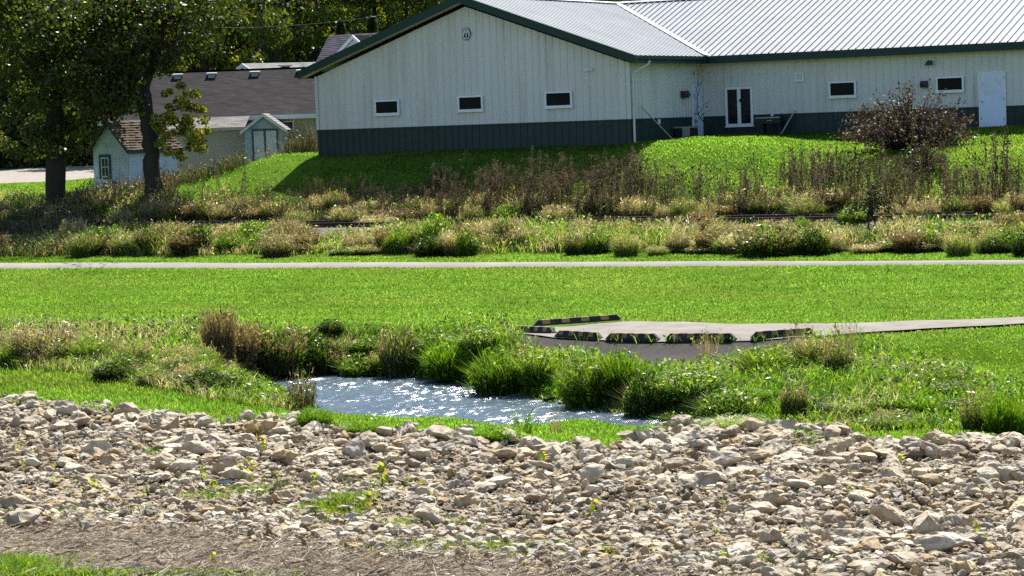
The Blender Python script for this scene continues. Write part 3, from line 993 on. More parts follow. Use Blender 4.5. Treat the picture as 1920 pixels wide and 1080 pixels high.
def lamp(px, py, plane, w=.28, h=.26):
    a = pxa(px, plane); z = pz(px, py, plane)
    b = MB()
    pts = [(0, h / 2), (.13, h / 2), (.20, 0.0), (.14, -h / 2), (0, -h / 2)]
    if plane == 'w':
        b.prism([(a - w / 2, LW - .022 - o, z + q) for o, q in pts], (w, 0, 0))
    else:
        b.prism([(.022 + o, a - w / 2, z + q) for o, q in pts], (0, w, 0))
    o = b.build('wall_lamp', M['brown_metal'], mb)
    c = MB()
    if plane == 'w': c.box(a - w * .35, a + w * .35, LW - .185, LW - .06, z - h / 2 - .02, z - h / 2 - .002)
    else: c.box(.06, .185, a - w * .35, a + w * .35, z - h / 2 - .02, z - h / 2 - .002)
    c.build('lens', M['grey_metal'], o)
    return o


lamp(1735, 158, 'w'); lamp(1281, 177, 's', .5, .28)
# floodlight under the wing eaves
a = pxa(1747, 'w'); z = pz(1747, 118, 'w')
b = MB(); b.box(a - .03, a + .03, LW - .14, LW - .02, z - .05, z + .05); b.prism([(a - .16, LW - .30, z - .09), (a - .02, LW - .34, z + .09), (a + .12, LW - .30, z + .1), (a + .12, LW - .30, z - .08)], (0, .16, 0))
b.build('floodlight', M['brown_metal'], mb)
# camera on the gable
a = pxa(1110, 'g'); z = pz(1110, 131, 'g')
b = MB(); b.box(a + .05, a + .11, -.10, -.02, z - .07, z + .07); b.tube([(a + .08, -.1, z), (a - .02, -.2, z + .01), (a - .16, -.3, z)], [.03, .05, .055], 8)
b.build('security_camera', M['white'], mb)
# outlet boxes
for px_, py_, pl in ((1232, 228, 's'), (1449, 218, 'w')):
    a = pxa(px_, pl); z = pz(px_, py_, pl); b = MB()
    if pl == 's': b.box(.033, .1, a - .08, a + .08, z - .09, z + .09)
    else: b.box(a - .05, a + .05, LW - .11, LW - .033, z - .09, z + .09)
    b.build('outlet_box', M['door'], mb)
# gutter and downspout at the corner of the side wall
b = MB(); b.prism([(OV + .031, -.3, ZT - .17), (OV + .13, -.3, ZT - .15), (OV + .14, -.3, ZT - .06), (OV + .13, -.3, ZT - .06), (OV + .12, -.3, ZT - .14), (OV + .031, -.3, ZT - .155)], (0, LW - .5, 0))
gt = b.build('gutter', M['trim'], mb)
b = MB(); b.tube([(OV + .12, .55, ZT - .2), (OV + .1, .5, ZT - .32), (.14, .14, ZT - .62), (.10, .10, ZT - .8), (.10, .10, 5.75)], [.045] * 5, 8)
b.build('downspout', M['siding'], mb)

# hexagonal emblem sign below the peak
ea = pxa(881, 'g'); ez = pz(881, 63.5, 'g')
sg = empty('emblem_sign', (BC[0] + C28 * ea + S28 * -.03, BC[1] - S28 * ea + C28 * -.03, ez), R(-28))
tag(sg, 'small black and white hexagonal emblem sign below the gable peak', 'sign')
def hexo(w, h, y): return [(-w * .5, y, h), (w * .5, y, h), (w, y, 0), (w * .5, y, -h), (-w * .5, y, -h), (-w, y, 0)]
b = MB(); b.prism(hexo(.20, .235, -.0), (0, -.03, 0)); b.build('plaque', M['black'], sg)
b = MB(); ou, inn = hexo(.175, .207, -.030), hexo(.145, .172, -.030)
for k in range(6):
    l = (k + 1) % 6; b.prism([ou[k], ou[l], inn[l], inn[k]], (0, -.008, 0))
b.build('border', M['white'], sg)
b = MB()
def stroke(p, q, w=.036): b.prism([(p[0] - w / 2, -.0305, p[1]), (p[0] + w / 2, -.0305, p[1]), (q[0] + w / 2, -.0305, q[1]), (q[0] - w / 2, -.0305, q[1])], (0, -.0085, 0))
stroke((-.115, -.045), (-.055, .15)); stroke((-.050, .15), (.0, .02)); stroke((.0, .02), (0, -.15), .03); stroke((.050, .15), (.002, .02)); stroke((.115, -.045), (.057, .15))
b.build('letter', M['white'], sg)

# things standing against the building
def against(px, py, plane, out=.25):
    a = pxa(px, plane); aa, bb = {'g': (a, -out), 'w': (a, LW - out), 's': (out, a)}[plane]
    X = BC[0] + C28 * aa + S28 * bb; Y = BC[1] - S28 * aa + C28 * bb
    return X, Y, T(X, Y)
X, Y, z = against(1223, 262, 's', .9); X2, Y2, z2 = against(1197, 205, 's', .12)
b = MB(); b.bar((X, Y, z - .03), (X2, Y2, 7.12), .045, .03); tag(b.build('wooden_pole', M['wood_grey']), 'thin pale pole leaning on the side wall by the downspout', 'pole')
X, Y, z = against(1476, 250, 'w', .8); X2, Y2, z2 = against(1492, 213, 'w', .09)
b = MB(); b.bar((X, Y, z + .0), (X2, Y2, 6.78), .05, .03); tag(b.build('wooden_board', M['wood_grey']), 'short pale board leaning on the wing wall beside the dark grill', 'board')
# air conditioner cover by the corner door
X, Y, z = against(1268, 255, 's', .40)
ac = empty('cooling_unit', (X, Y, z - .02), R(-28)); tag(ac, 'low dark outdoor cooling unit with a pale rim beside the corner door', 'cooling unit')
b = MB(); b.box(-.3, .3, -.47, .47, 0, .40); b.build('case', M['black'], ac)
b = MB(); b.box(-.33, .33, -.50, .50, .402, .46); b.box(.302, .335, -.50, -.42, 0, .40); b.box(.05, .302, -.505, -.472, 0, .40); b.build('rim', M['grey_metal'], ac)
# grill
X, Y, z = against(1458, 246, 'w', .55)
gr = empty('grill_cart', (X, Y, z), R(-28)); tag(gr, 'dark grill cart with a pale shelf edge by the wing wall', 'grill')
b = MB(); b.prism([(-.40, -.25, .45), (-.40, .25, .45), (-.40, .25, .66), (-.40, .12, .74), (-.40, -.12, .74), (-.40, -.25, .66)], (.8, 0, 0)); b.build('body', M['black'], gr)
b = MB(); b.box(-.62, .40, -.285, -.252, .66, .70); b.build('shelf', M['grey_metal'], gr)
b = MB(); b.box(-.12, .08, -.32, -.252, .55, .58); b.build('handle', M['grey_metal'], gr)
for sx_ in (-.36, .36):
    b = MB(); b.box(sx_ - .02, sx_ + .02, -.2, .2, -.05, .45); b.build('leg', M['black'], gr)


# ------------------------------------------------------------------ shingled roofs and lap siding
def shingle_slope(name, fn, w0, w1, s1, mat, parent, course=.15, tab=.3, lip=.014, curl=0.0):
    """roof slope of overlapping courses. FN(a, s, lift): a along the eave, s up the slope"""
    V = []; q = []; C = []
    n = int(s1 / course)
    for r in range(n):
        s0 = s1 * r / n; se = s1 * (r + 1) / n
        a = w0 - (tab / 2 if r % 2 else 0)
        while a < w1:
            e = a + tab * random.uniform(.9, 1.1)
            p0, p1 = max(a, w0), min(e, w1)
            if p1 - p0 > .02:
                k = len(V); l = lip * random.uniform(.7, 1.3) + curl * random.random(); l2 = l + curl * (random.random() - .5)
                V += [fn(p0, s0, .0), fn(p1, s0, 0), fn(p1, s0, l), fn(p0, s0, l2), fn(p1, se, .001), fn(p0, se, .001)]
                q += [(k, k + 1, k + 2, k + 3), (k + 3, k + 2, k + 4, k + 5)]
                C += [np.array([1, 1, 1]) * random.uniform(.8, 1.22)] * 6
            a = e
    return link(name, np_mesh(name, V, q, np.array(C), smooth=False), parent, [mat])


def lap_wall(name, fn, w0, w1, z0, z1, mat, parent, step=.12, top=None, d=.016):
    """clapboard wall; FN(a, out, z); TOP(z) trims a gable"""
    V = []; q = []
    n = int(round((z1 - z0) / step))
    for r in range(n):
        za, zb = z0 + (z1 - z0) * r / n, z0 + (z1 - z0) * (r + 1) / n
        A0, A1 = (w0, w1) if top is None else top(za); B0, B1 = (w0, w1) if top is None else top(zb)
        k = len(V)
        V += [fn(A0, 0, za), fn(A1, 0, za), fn(A1, d, za), fn(A0, d, za), fn(B1, .001, zb), fn(B0, .001, zb)]
        q += [(k, k + 1, k + 2, k + 3), (k + 3, k + 2, k + 4, k + 5)]
    return link(name, np_mesh(name, V, q, smooth=False), parent, [mat])


# ---- tan house with the long grey roof (local frame = world axes, small yaw)
hs = empty('house', (0, 0, 0)); tag(hs, 'tan sided house with a long grey shingle roof and a pale blue cellar entrance', 'house')
HX0, HX1, HYF, HYR = -18.6, -3.5, 122.0, 127.2
ZHE, ZHR, GB = 7.42, 9.66, 4.0
rs = math.hypot(HYR - HYF + .4, ZHR - ZHE); ry, rz = (HYR - HYF + .4) / rs, (ZHR - ZHE) / rs
rf = shingle_slope('roof', lambda a, s, l: (a, HYF - .4 + s * ry - l * rz, ZHE + s * rz + l * ry), HX0, HX1, rs, M['shingle'], hs)
shingle_slope('roof', lambda a, s, l: (HX0 + HX1 - a, HYR + HYR - HYF + .4 - s * ry + l * rz, ZHE + s * rz + l * ry), HX0, HX1, rs, M['shingle'], hs, .3, .9)
b = MB(); b.bar((HX0, HYR, ZHR + .012), (HX1, HYR, ZHR + .012), .28, .03); b.build('ridge_cap', M['shingle'], hs)
a = bpy.data.objects[b and 'ridge_cap'].data if False else None
lap_wall('wall', lambda a, o, z: (a, HYF - o, z), HX0 + .3, HX1 - .3, GB, ZHE + .1, M['house_siding'], hs)
b = MB(); b.prism([(HX0 + .3, HYF, GB), (HX0 + .3, HYF, ZHE), (HX0 + .3, HYR, ZHR - .12), (HX0 + .3, 2 * HYR - HYF, ZHE), (HX0 + .3, 2 * HYR - HYF, GB)], (.1, 0, 0)); b.build('gable_end', M['house_siding'], hs)
b = MB(); b.box(HX0, HX1, HYF - .43, HYF - .402, ZHE - .20, ZHE - .0); b.box(HX0, HX1, HYF - .40, HYF - .02, ZHE - .19, ZHE - .16); b.build('eave_fascia', M['fascia_white'], hs)
for vx in (333, 397, 478, 565):
    p = atY(vx, 141, 126.4); X = p[0]; sy = 126.45
    zz = ZHE + (sy - HYF + .4) / (HYR - HYF + .4) * (ZHR - ZHE)
    b = MB(); b.box(X - .16, X + .16, sy - .17, sy + .17, zz - .06, zz + .12); b.prism([(X - .24, sy - .28, zz + .122), (X - .24, sy + .24, zz + .16), (X - .24, sy + .24, zz + .20), (X - .24, sy - .28, zz + .165)], (.48, 0, 0))
    b.build('roof_vent', M['grey_metal'], rf)
# lean-to addition
AX0, AX1, AY = -16.2, -11.7, 119.6
ZA0, ZA1 = 6.92, 7.50
rs2 = math.hypot(HYF - AY + .3, ZA1 - ZA0); ry2, rz2 = (HYF - AY + .3) / rs2, (ZA1 - ZA0) / rs2
shingle_slope('addition_roof', lambda a, s, l: (a, AY - .3 + s * ry2 - l * rz2, ZA0 + s * rz2 + l * ry2), AX0 - .2, AX1 + .05, rs2 - .42, M['shingle_light'], hs)
lap_wall('addition_wall', lambda a, o, z: (a, AY - o, z), AX0, AX1 - .02, GB, ZA0 + .02, M['house_siding'], hs)
lap_wall('addition_wall', lambda a, o, z: (AX0 - o, HYF - .02 - a, z), 0, HYF - AY - .02, GB, ZA0 + .02, M['house_siding'], hs)
b = MB(); b.box(AX0 - .2, AX1 + .02, AY - .33, AY - .302, ZA0 - .12, ZA0 + .0); b.build('addition_fascia', M['house_siding'], hs)
# small window of the main wall
b = MB(); wx0, wx1 = (541 - 960) / F * 122, (563 - 960) / F * 122; wz0, wz1 = 6.62, 7.13
b.box(wx0, wx0 + .06, HYF - .09, HYF - .02, wz0, wz1); b.box(wx1 - .06, wx1, HYF - .09, HYF - .02, wz0, wz1); b.box(wx0 + .06, wx1 - .06, HYF - .09, HYF - .02, wz0, wz0 + .06); b.box(wx0 + .06, wx1 - .06, HYF - .09, HYF - .02, wz1 - .06, wz1)
w_ = b.build('window', M['white'], hs); b = MB(); b.box(wx0 + .05, wx1 - .05, HYF - .06, HYF - .018, wz0 + .05, wz1 - .05); b.build('pane', M['glass'], w_)
# cellar entrance
EX0, EX1, EY = -11.66, -9.92, 118.9; EXm = (EX0 + EX1) / 2
ZE0, ZE1 = 6.84, 7.44
ev = lap_wall('entrance_wall', lambda a, o, z: (a, EY - o, z), EX0, EX1, GB, ZE0, M['blue_siding'], hs, .13)
lap_wall('entrance_gable', lambda a, o, z: (a, EY - o, z), EX0, EX1, ZE0, ZE1 - .02, M['blue_siding'], hs, .13, lambda z: (EX0 + (z - ZE0) / (ZE1 - ZE0) * (EXm - EX0), EX1 - (z - ZE0) / (ZE1 - ZE0) * (EX1 - EXm)))
lap_wall('entrance_wall', lambda a, o, z: (EX1 + o, EY + a, z), 0, HYF - EY - .02, GB, ZE0 + .05, M['blue_siding'], hs, .13)
lap_wall('entrance_wall', lambda a, o, z: (EX0 - o, HYF - .02 - a, z), 0, HYF - EY - .02, GB, ZE0 + .05, M['blue_siding'], hs, .13)
for sgn in (-1, 1):
    xe = EXm + sgn * (EX1 - EXm + .18); ze = ZE0 - .12
    L = math.hypot(xe - EXm, ZE1 + .05 - ze)
    fxs = lambda a, s, l, sgn=sgn, xe=xe, ze=ze, L=L: (xe + (EXm - xe) * s / L + sgn * l * .5, EY - .22 + a, ze + (ZE1 + .05 - ze) * s / L + l * .85)
    if sgn > 0: shingle_slope('entrance_roof', fxs, 0, HYF - EY + .2, L, M['shingle_light'], hs)
    else: shingle_slope('entrance_roof', lambda a, s, l, f=fxs: f(HYF - EY + .2 - a, s, l), 0, HYF - EY + .2, L, M['shingle_light'], hs)
    b = MB(); b.prism([(xe, EY - .24, ze - .15), (EXm, EY - .24, ZE1 - .10), (EXm, EY - .24, ZE1 + .045), (xe, EY - .24, ze - .005)], (0, .03, 0)); b.build('entrance_fascia', M['fascia_white'], hs)
dx0, dx1 = EX0 + .40, EX1 - .32; dm = (dx0 + dx1) / 2
b = MB(); b.box(dx0 - .07, dx0, EY - .06, EY - .017, GB, 6.72); b.box(dx1, dx1 + .07, EY - .06, EY - .017, GB, 6.72); b.box(dx0 - .07, dx1 + .07, EY - .06, EY - .017, 6.722, 6.79); b.build('entrance_door_frame', M['slate_trim'], hs)
for q0, q1 in ((dx0 + .01, dm - .04), (dm + .04, dx1 - .01)):
    b = MB(); b.box(q0, q1, EY - .05, EY - .018, GB + .1, 6.71); b.build('entrance_door', M['peeling'], hs)
b = MB(); b.box(dm - .035, dm + .035, EY - .062, EY - .018, GB + .1, 6.715); b.build('entrance_mullion', M['slate_trim'], hs)

# ---- pale roofed house behind
def gable_house(nm, label, origin, yaw, L, half, ze, zr, gb, wallm, roofm, trimm, ov=.25, vents=(), pipes=()):
    h = empty(nm, (origin[0], origin[1], 0), yaw); tag(h, label, 'house')
    sl = math.hypot(half + ov, zr - ze)
    f = lambda sgn: (lambda a, s, l: (a if sgn < 0 else L - a + 0.0, sgn * (half + ov) * (1 - s / sl), ze + (zr - ze) * s / sl + l))
    rr = shingle_slope('roof', lambda a, s, l: (a, -(half + ov) * (1 - s / sl), ze + (zr - ze) * s / sl + l), -ov, L + ov, sl, roofm, h)
    shingle_slope('roof', lambda a, s, l: (L - a, (half + ov) * (1 - s / sl), ze + (zr - ze) * s / sl + l), -ov, L + ov, sl, roofm, h, .3, .8)
    k = (zr - ze) / (half + ov); zw = ze + k * ov - .06
    b = MB(); b.prism([(0, -half, gb), (0, -half, zw), (0, 0, zr - .06), (0, half, zw), (0, half, gb)], (L, 0, 0)); b.build('wall', wallm, h)
    for sgn in (-1, 1):
        b = MB(); b.prism([(-ov - .03, sgn * (half + ov), ze - .2), (-ov - .03, 0, zr - .2), (-ov - .03, 0, zr + .01), (-ov - .03, sgn * (half + ov), ze + .01)], (.03, 0, 0)); b.build('rake_fascia', trimm, h)
    b = MB(); b.box(-ov, L + ov, -half - ov - .03, -half - ov - .001, ze - .18, ze + .005); b.build('eave_fascia', trimm, h)
    for a, s in vents:
        y = -(half + ov) * (1 - s); z = ze + (zr - ze) * s
        b = MB(); b.box(a - .17, a + .17, y - .17, y + .17, z - .06, z + .13); b.prism([(a - .26, y - .27, z + .132), (a - .26, y + .25, z + .18), (a - .26, y + .25, z + .22), (a - .26, y - .27, z + .175)], (.52, 0, 0)); b.build('roof_vent', M['black'], rr)
    for a, s in pipes:
        y = -(half + ov) * (1 - s); z = ze + (zr - ze) * s
        b = MB(); b.tube([(a, y, z - .1), (a, y, z + .38)], [.06, .06], 8); b.tube([(a, y, z - .02), (a, y, z + .08)], [.12, .075], 8); b.build('vent_pipe', M['white'], rr)
    return h


o_ = atY(463, 119, 131.5)
gable_house('house', 'pale roofed house standing close behind the long grey roof', (o_[0], o_[1]), R(33), 9, 3.4, 8.75, o_[2], 4.2, M['house_siding'], M['shingle_light'], M['fascia_white'], vents=((1.6, .74), (4.2, .74)), pipes=((2.4, .62), (3.1, .70)))
# ---- steep dark roofed house with a dormer
o_ = atY(624, 66, 141.0)
h3 = gable_house('house', 'house with a steep dark shingle roof and white dormer behind the metal building', (o_[0], o_[1]), R(-28), 12, 4.2, o_[2] - 4.4, o_[2], 4.5, M['house_siding'], M['shingle_dark'], M['slate_trim'], ov=.2)
dz = o_[2]
b = MB()
b.prism([(1.15, -1.5, dz - 1.2), (2.25, -1.5, dz - .25), (3.35, -1.5, dz - 1.2)], (0, .1, 0)); b.build('dormer', M['fascia_white'], h3)
for sgn in (-1, 1):
    b = MB(); e = 2.25 + sgn * 1.3
    b.prism([(e, -1.75, dz - 1.42), (2.25, -1.75, dz - .30), (2.25, -1.75, dz - .12), (e, -1.75, dz - 1.24)], (0, .12, 0)); b.build('dormer_fascia', M['fascia_white'], h3)
    b = MB(); b.prism([(e, -1.63, dz - 1.30), (2.25, -1.63, dz - .18), (2.25, -1.63, dz - .11), (e, -1.63, dz - 1.23)], (0, 1.6, 0)); b.build('dormer_roof', M['shingle_light'], h3)

# ---- little white shed
cx, cy = atY(240, 278, 112.0)[:2]
sh = empty('shed', (cx, cy, 0), R(-40)); tag(sh, 'small old white shed with a brown shake roof behind the forked tree', 'shed')
SW, SD, SZ, SR, SG = 2.2, 2.75, 6.26, 7.3, 3.9
lap_wall('front_wall', lambda a, o, z: (a, -o, z), -SW, 0, SG, SZ, M['shed_white'], sh, .11, d=.012)
lap_wall('front_gable', lambda a, o, z: (a, -o, z), -SW, 0, SZ, SR - .03, M['shed_white'], sh, .11, lambda z: (-SW + (z - SZ) / (SR - SZ) * SW / 2, -(z - SZ) / (SR - SZ) * SW / 2), .012)
lap_wall('side_wall', lambda a, o, z: (o, a, z), 0, SD, SG, SZ, M['shed_white'], sh, .11, d=.012)
b = MB(); b.face([(-SW, 0, SG), (-SW, 0, SZ), (-SW, SD, SZ), (-SW, SD, SG)]); b.face([(-SW, SD, SG), (-SW, SD, SZ), (-SW / 2, SD, SR - .03), (0, SD, SZ), (0, SD, SG)]); b.build('back_wall', M['shed_white'], sh)
for sgn in (-1, 1):
    xe = -SW / 2 + sgn * (SW / 2 + .2); ze = SZ - .18; L = math.hypot(xe + SW / 2, SR + .04 - ze)
    f = lambda a, s, l, xe=xe, ze=ze, L=L, sgn=sgn: (xe + (-SW / 2 - xe) * s / L + sgn * l * .65, -.2 + a, ze + (SR + .04 - ze) * s / L + l * .75)
    if sgn > 0: shingle_slope('roof', f, 0, SD + .4, L, M['shingle_brown'], sh, .14, .17, .02, .035)
    else: shingle_slope('roof', lambda a, s, l, f=f: f(SD + .4 - a, s, l), 0, SD + .4, L, M['shingle_brown'], sh, .14, .17, .02, .035)
    b = MB(); b.prism([(xe, -.23, ze - .14), (-SW / 2, -.23, SR - .10), (-SW / 2, -.23, SR + .045), (xe, -.23, ze + .005)], (0, .03, 0)); b.build('rake_board', M['slate_trim'], sh)
    b = MB(); b.box(min(xe, xe + sgn * .025), max(xe, xe + sgn * .025), -.2, SD + .2, ze - .13, ze + .0); b.build('eave_board', M['slate_trim'], sh)
wa = -1.45; wz = 5.42
b = MB()
for q in ((wa - .36, wa - .24, wz - .52, wz + .52), (wa + .24, wa + .36, wz - .52, wz + .52)): b.box(q[0], q[1], -.05, -.013, q[2], q[3])
b.box(wa - .24, wa + .24, -.05, -.013, wz + .40, wz + .52); b.box(wa - .24, wa + .24, -.05, -.013, wz - .52, wz - .44)
wf = b.build('window', M['blue_trim'], sh)
b = MB(); b.box(wa - .238, wa - .19, -.045, -.013, wz - .438, wz + .398); b.box(wa + .19, wa + .238, -.045, -.013, wz - .438, wz + .398); b.box(wa - .19, wa + .19, -.045, -.013, wz + .35, wz + .398); b.box(wa - .19, wa + .19, -.045, -.013, wz - .438, wz - .38)
b.box(wa - .012, wa + .012, -.042, -.013, wz - .38, wz + .35); b.box(wa - .19, wa - .012, -.041, -.013, wz - .02, wz + .01); b.box(wa + .012, wa + .19, -.041, -.013, wz - .02, wz + .01)
b.build('sash', M['door'], wf)
b = MB(); b.box(wa - .19, wa + .19, -.030, -.012, wz - .38, wz + .35); b.build('pane', M['glass'], wf)

# ------------------------------------------------------------------ wheel stops
def wheel_stop(p0, p1, w, h, bands, label):
    p0 = np.array(p0); p1 = np.array(p1); L = np.linalg.norm((p1 - p0)[:2])
    ang = math.atan2(p1[1] - p0[1], p1[0] - p0[0])
    o = MB()
    cuts = sorted(set([0, L] + [c for bnd in bands for c in (bnd[0] * L, bnd[1] * L)]))
    e = .14
    xs = sorted(set(cuts + [e, L - e]))
    def sec(x):
        k = min(1.0, min(x, L - x) / e) if e > 0 else 1
        hh = .03 + (h - .03) * k
        return [(x, -w / 2, 0), (x, -w * .42, hh * .30), (x, -w * .24, hh), (x, w * .24, hh), (x, w * .42, hh * .30), (x, w / 2, 0)]
    for xa, xb in zip(xs[:-1], xs[1:]):
        A, B = sec(xa), sec(xb); mid = (xa + xb) / 2 / L
        m = 1 if any(b0 < mid < b1 for b0, b1 in bands) else 0
        for k in range(5): o.face([A[k], B[k], B[k + 1], A[k + 1]], m if k in (1, 2, 3) else 0)
    o.face(sec(0)); o.face(sec(L)[::-1]); o.face([(0, -w / 2, 0), (0, w / 2, 0), (L, w / 2, 0), (L, -w / 2, 0)])
    ob = o.build('wheel_stop', [M['rubber'], M['yellow']])
    ob.location = (p0[0], p0[1], (T(p0[0], p0[1]) + T(p1[0], p1[1])) / 2 + .062)
    dz = T(p1[0], p1[1]) - T(p0[0], p0[1])
    ob.rotation_euler = (0, -math.atan2(dz, L), ang)
    tag(ob, label, 'wheel stop', 'striped wheel stops around the pad')
    return ob


BANDS = [(.10, .19), (.32, .41), (.54, .63), (.76, .85)]
for (a, b_, c, d), lab, lw in (((966, 626, 1040, 629), 'striped wheel stop at the left tip of the pad, shortest in view', .21),
                            ((1043, 633, 1128, 638), 'striped wheel stop angled toward the creek, second along the front edge from the left tip', .21),
                            ((1138, 640, 1236, 641.5), 'straight striped wheel stop along the front edge with grass blades before its middle', .21),
                            ((1250, 642, 1380, 642), 'longest front striped wheel stop, set squarely to the viewer at mid edge', .21),
                            ((1408, 641, 1530, 632.5), 'striped wheel stop half hidden behind the tall grass at the right of the pad', .21),
                            ((1000, 618.5, 1166, 606.5), 'long striped wheel stop on the back edge of the pad against the lawn', .19)):
    wheel_stop(ground_px(a, b_), ground_px(c, d), lw + .02, .155, BANDS, lab)

# ------------------------------------------------------------------ rocks
def ico(sub):
    import bmesh
    bm = bmesh.new(); bmesh.ops.create_icosphere(bm, subdivisions=sub, radius=1.0)
    V = np.array([v.co[:] for v in bm.verts]); Fc = np.array([[v.index for v in f.verts] for f in bm.faces]); bm.free()
    return V, Fc


ICO = {s: ico(s) for s in (2, 3, 4)}


def rock_shape(sub, seed, rough=.03):
    r = np.random.default_rng(seed)
    V, Fc = ICO[sub]; V = V.copy()
    V += .12 * np.sin(V @ r.normal(size=(3, 3)) * 1.7 + r.random(3) * 6)
    for k in range(r.integers(12, 20)):
        n = r.normal(size=3); n /= np.linalg.norm(n)
        d = r.uniform(.34, .76)
        t = V @ n - d
        V -= np.where(t > 0, t * .985, 0)[:, None] * n
    V += r.normal(0, rough, V.shape) * .6
    V += .05 * np.sin(V @ r.normal(size=(3, 3)) * 5 + r.random(3) * 6) + .028 * np.sin(V @ r.normal(size=(3, 3)) * 11 + r.random(3) * 6)
    V *= np.array([1.0, r.uniform(.62, .95), r.uniform(.45, .75)]) / np.abs(V).max()
    V[:, 2] -= V[:, 2].min() * .0
    return V, Fc


def rot_z(n):
    a = rng.random(n) * 6.28
    m = np.zeros((n, 3, 3)); m[:, 0, 0] = np.cos(a); m[:, 0, 1] = -np.sin(a); m[:, 1, 0] = np.sin(a); m[:, 1, 1] = np.cos(a); m[:, 2, 2] = 1
    t = rng.normal(0, .28, n); b = np.zeros((n, 3, 3)); b[:, 0, 0] = 1; b[:, 1, 1] = np.cos(t); b[:, 1, 2] = -np.sin(t); b[:, 2, 1] = np.sin(t); b[:, 2, 2] = np.cos(t)
    return m @ b


ROCK_PAL = [(.37, .32, .235), (.455, .405, .31), (.40, .345, .255), (.50, .45, .355), (.36, .27, .155), (.36, .335, .285), (.24, .195, .14), (.31, .265, .20)]
# candidate positions
XN, XP, Y0, Y1 = -17, 18, 27.5, 66


def rock_points(density, rmin, rmax, power, seed, wfun):
    x, y = scatter(XN, XP, Y0, Y1, density)
    px, py, u, v, rk, st = zones(x, y)
    rt = np.interp(px, *ROCK_TOP); rb = np.interp(px, *ROCK_BOT)
    t = (py - rt) / (rb - rt)
    k = (v < 50.5) & (t > -.01) & (t < 1.45) & (px > -400) & (px < 2550)
    x, y, px, py, t = x[k], y[k], px[k], py[k], t[k]
    w = wfun(px, py, t, x, y)
    k = rng.random(len(x)) < w
    x, y, px, py, t = x[k], y[k], px[k], py[k], t[k]
    r = rmin + (rmax - rmin) * rng.random(len(x)) ** power
    return x, y, r, px, py, t


def w_big(px, py, t, x, y):
    w = np.exp(-np.clip(t, 0, 1) / .28)
    w = np.maximum(w, .26 * sstep(1150, 1500, px) * (t < 1.05))
    w = w * (.35 + .9 * fbm(x * .6, y * .6, 120))
    bare = np.exp(-((px - 430) / 260) ** 2 - ((py - 930) / 42) ** 2) + np.exp(-((px - 760) / 190) ** 2 - ((py - 955) / 50) ** 2)
    return np.clip(w * (1 - .85 * np.clip(bare, 0, 1)) * (1 - sstep(.93, 1.08, t)), 0, 1)


def w_mid(px, py, t, x, y):
    bare = np.exp(-((px - 430) / 260) ** 2 - ((py - 930) / 36) ** 2) + np.exp(-((px - 760) / 190) ** 2 - ((py - 955) / 45) ** 2)
    return np.clip((.72 + .6 * fbm(x * .9, y * .9, 130)) * (1 - .7 * np.clip(bare, 0, 1)) * (1 - sstep(.9, 1.06, t)), 0, 1)


def w_small(px, py, t, x, y):
    return np.clip(.5 + .6 * fbm(x * .9, y * .9, 140), 0, 1) * np.maximum(1 - sstep(.98, 1.1, t), .20 * (t < 1.45))


big = rock_points(17, .11, .34, 2.7, 1, w_big)
mid = rock_points(120, .05, .155, 1.9, 2, w_mid)
sml = rock_points(210, .018, .058, 1.3, 3, w_small)
# named boulders, from the photograph: px, py (centre), half-width in px, label
NAMED = [(242, 776, 30, 1.35, 'big rounded pale boulder with a dark underside poking into the green grass edge'),
         (485, 803, 42, 1.0, 'broad pale boulder with a sloping top at the grass edge, widest of the upper bank'),
         (322, 786, 24, .9, 'wedge shaped pale rock sitting just right of the round boulder'),
         (862, 832, 20, 1.7, 'upright pointed pale slab standing beside the grass strip below the creek'),
         (873, 812, 14, 1.6, 'small upright triangular stone right behind the pointed slab'),
         (1262, 866, 40, .8, 'long flat topped pale slab below the rock pile at the creek end'),
         (1358, 862, 38, .95, 'pyramid shaped tan boulder with dark pits beside a patch of bare dirt'),
         (1207, 822, 24, 1.0, 'tan block forming the left corner of the rock pile by the water'),
         (1305, 830, 28, .8, 'grey flat boulder in the middle of the rock pile by the water'),
         (1340, 806, 30, .6, 'long cream slab lying along the top of the rock pile'),
         (1804, 830, 22, 1.1, 'blocky pale boulder rising above the crest against the green bank'),
         (1640, 1000, 44, .75, 'large grey wedge shaped slab low on the right of the bank'),
         (1672, 966, 44, .8, 'long rough pale boulder leaning behind the grey wedge slab'),
         (1780, 1006, 60, .6, 'very long tilted rough slab reaching across the lower right bank'),
         (1722, 890, 28, 1.15, 'squarish pitted grey boulder beside a bright green sprout'),
         (1850, 896, 26, 1.3, 'tall pale boulder near the right edge next to a tan one'),
         (1892, 892, 30, 1.1, 'tan boulder with a dark foot at the right edge of the bank'),
         (1815, 948, 40, .7, 'flat bright block with a clean tan front face on the right of the bank'),
         (428, 882, 26, 1.2, 'pale wedge rock with a smooth bright face in the middle of the left bank'),
         (375, 838, 34, .75, 'wide pale flat rock under the wedge rocks of the left bank'),
         (190, 912, 24, .9, 'grey flat faced rock at the edge of the yellow green weeds'),
         (300, 895, 22, .8, 'low rounded pale rock above the weedy patch'),
         (940, 898, 30, .7, 'smooth rounded pale boulder alone in the gravel at mid bank'),
         (700, 880, 26, .9, 'tan angular rock with a shaded face at mid bank'),
         (1560, 1062, 36, .8, 'squat grey block at the very bottom right of the bank'),
         (1440, 925, 36, .55, 'long smooth oval stone lying flat on the right gravel'),
         (110, 800, 26, .9, 'rough brown grey rock in the upper left cluster'),
         (150, 786, 30, .9, 'pale lumpy boulder in the upper left cluster below the grass'),
         (60, 762, 20, 1.0, 'small sharp boulder on the skyline of the upper left cluster')]
rock_meshes = []
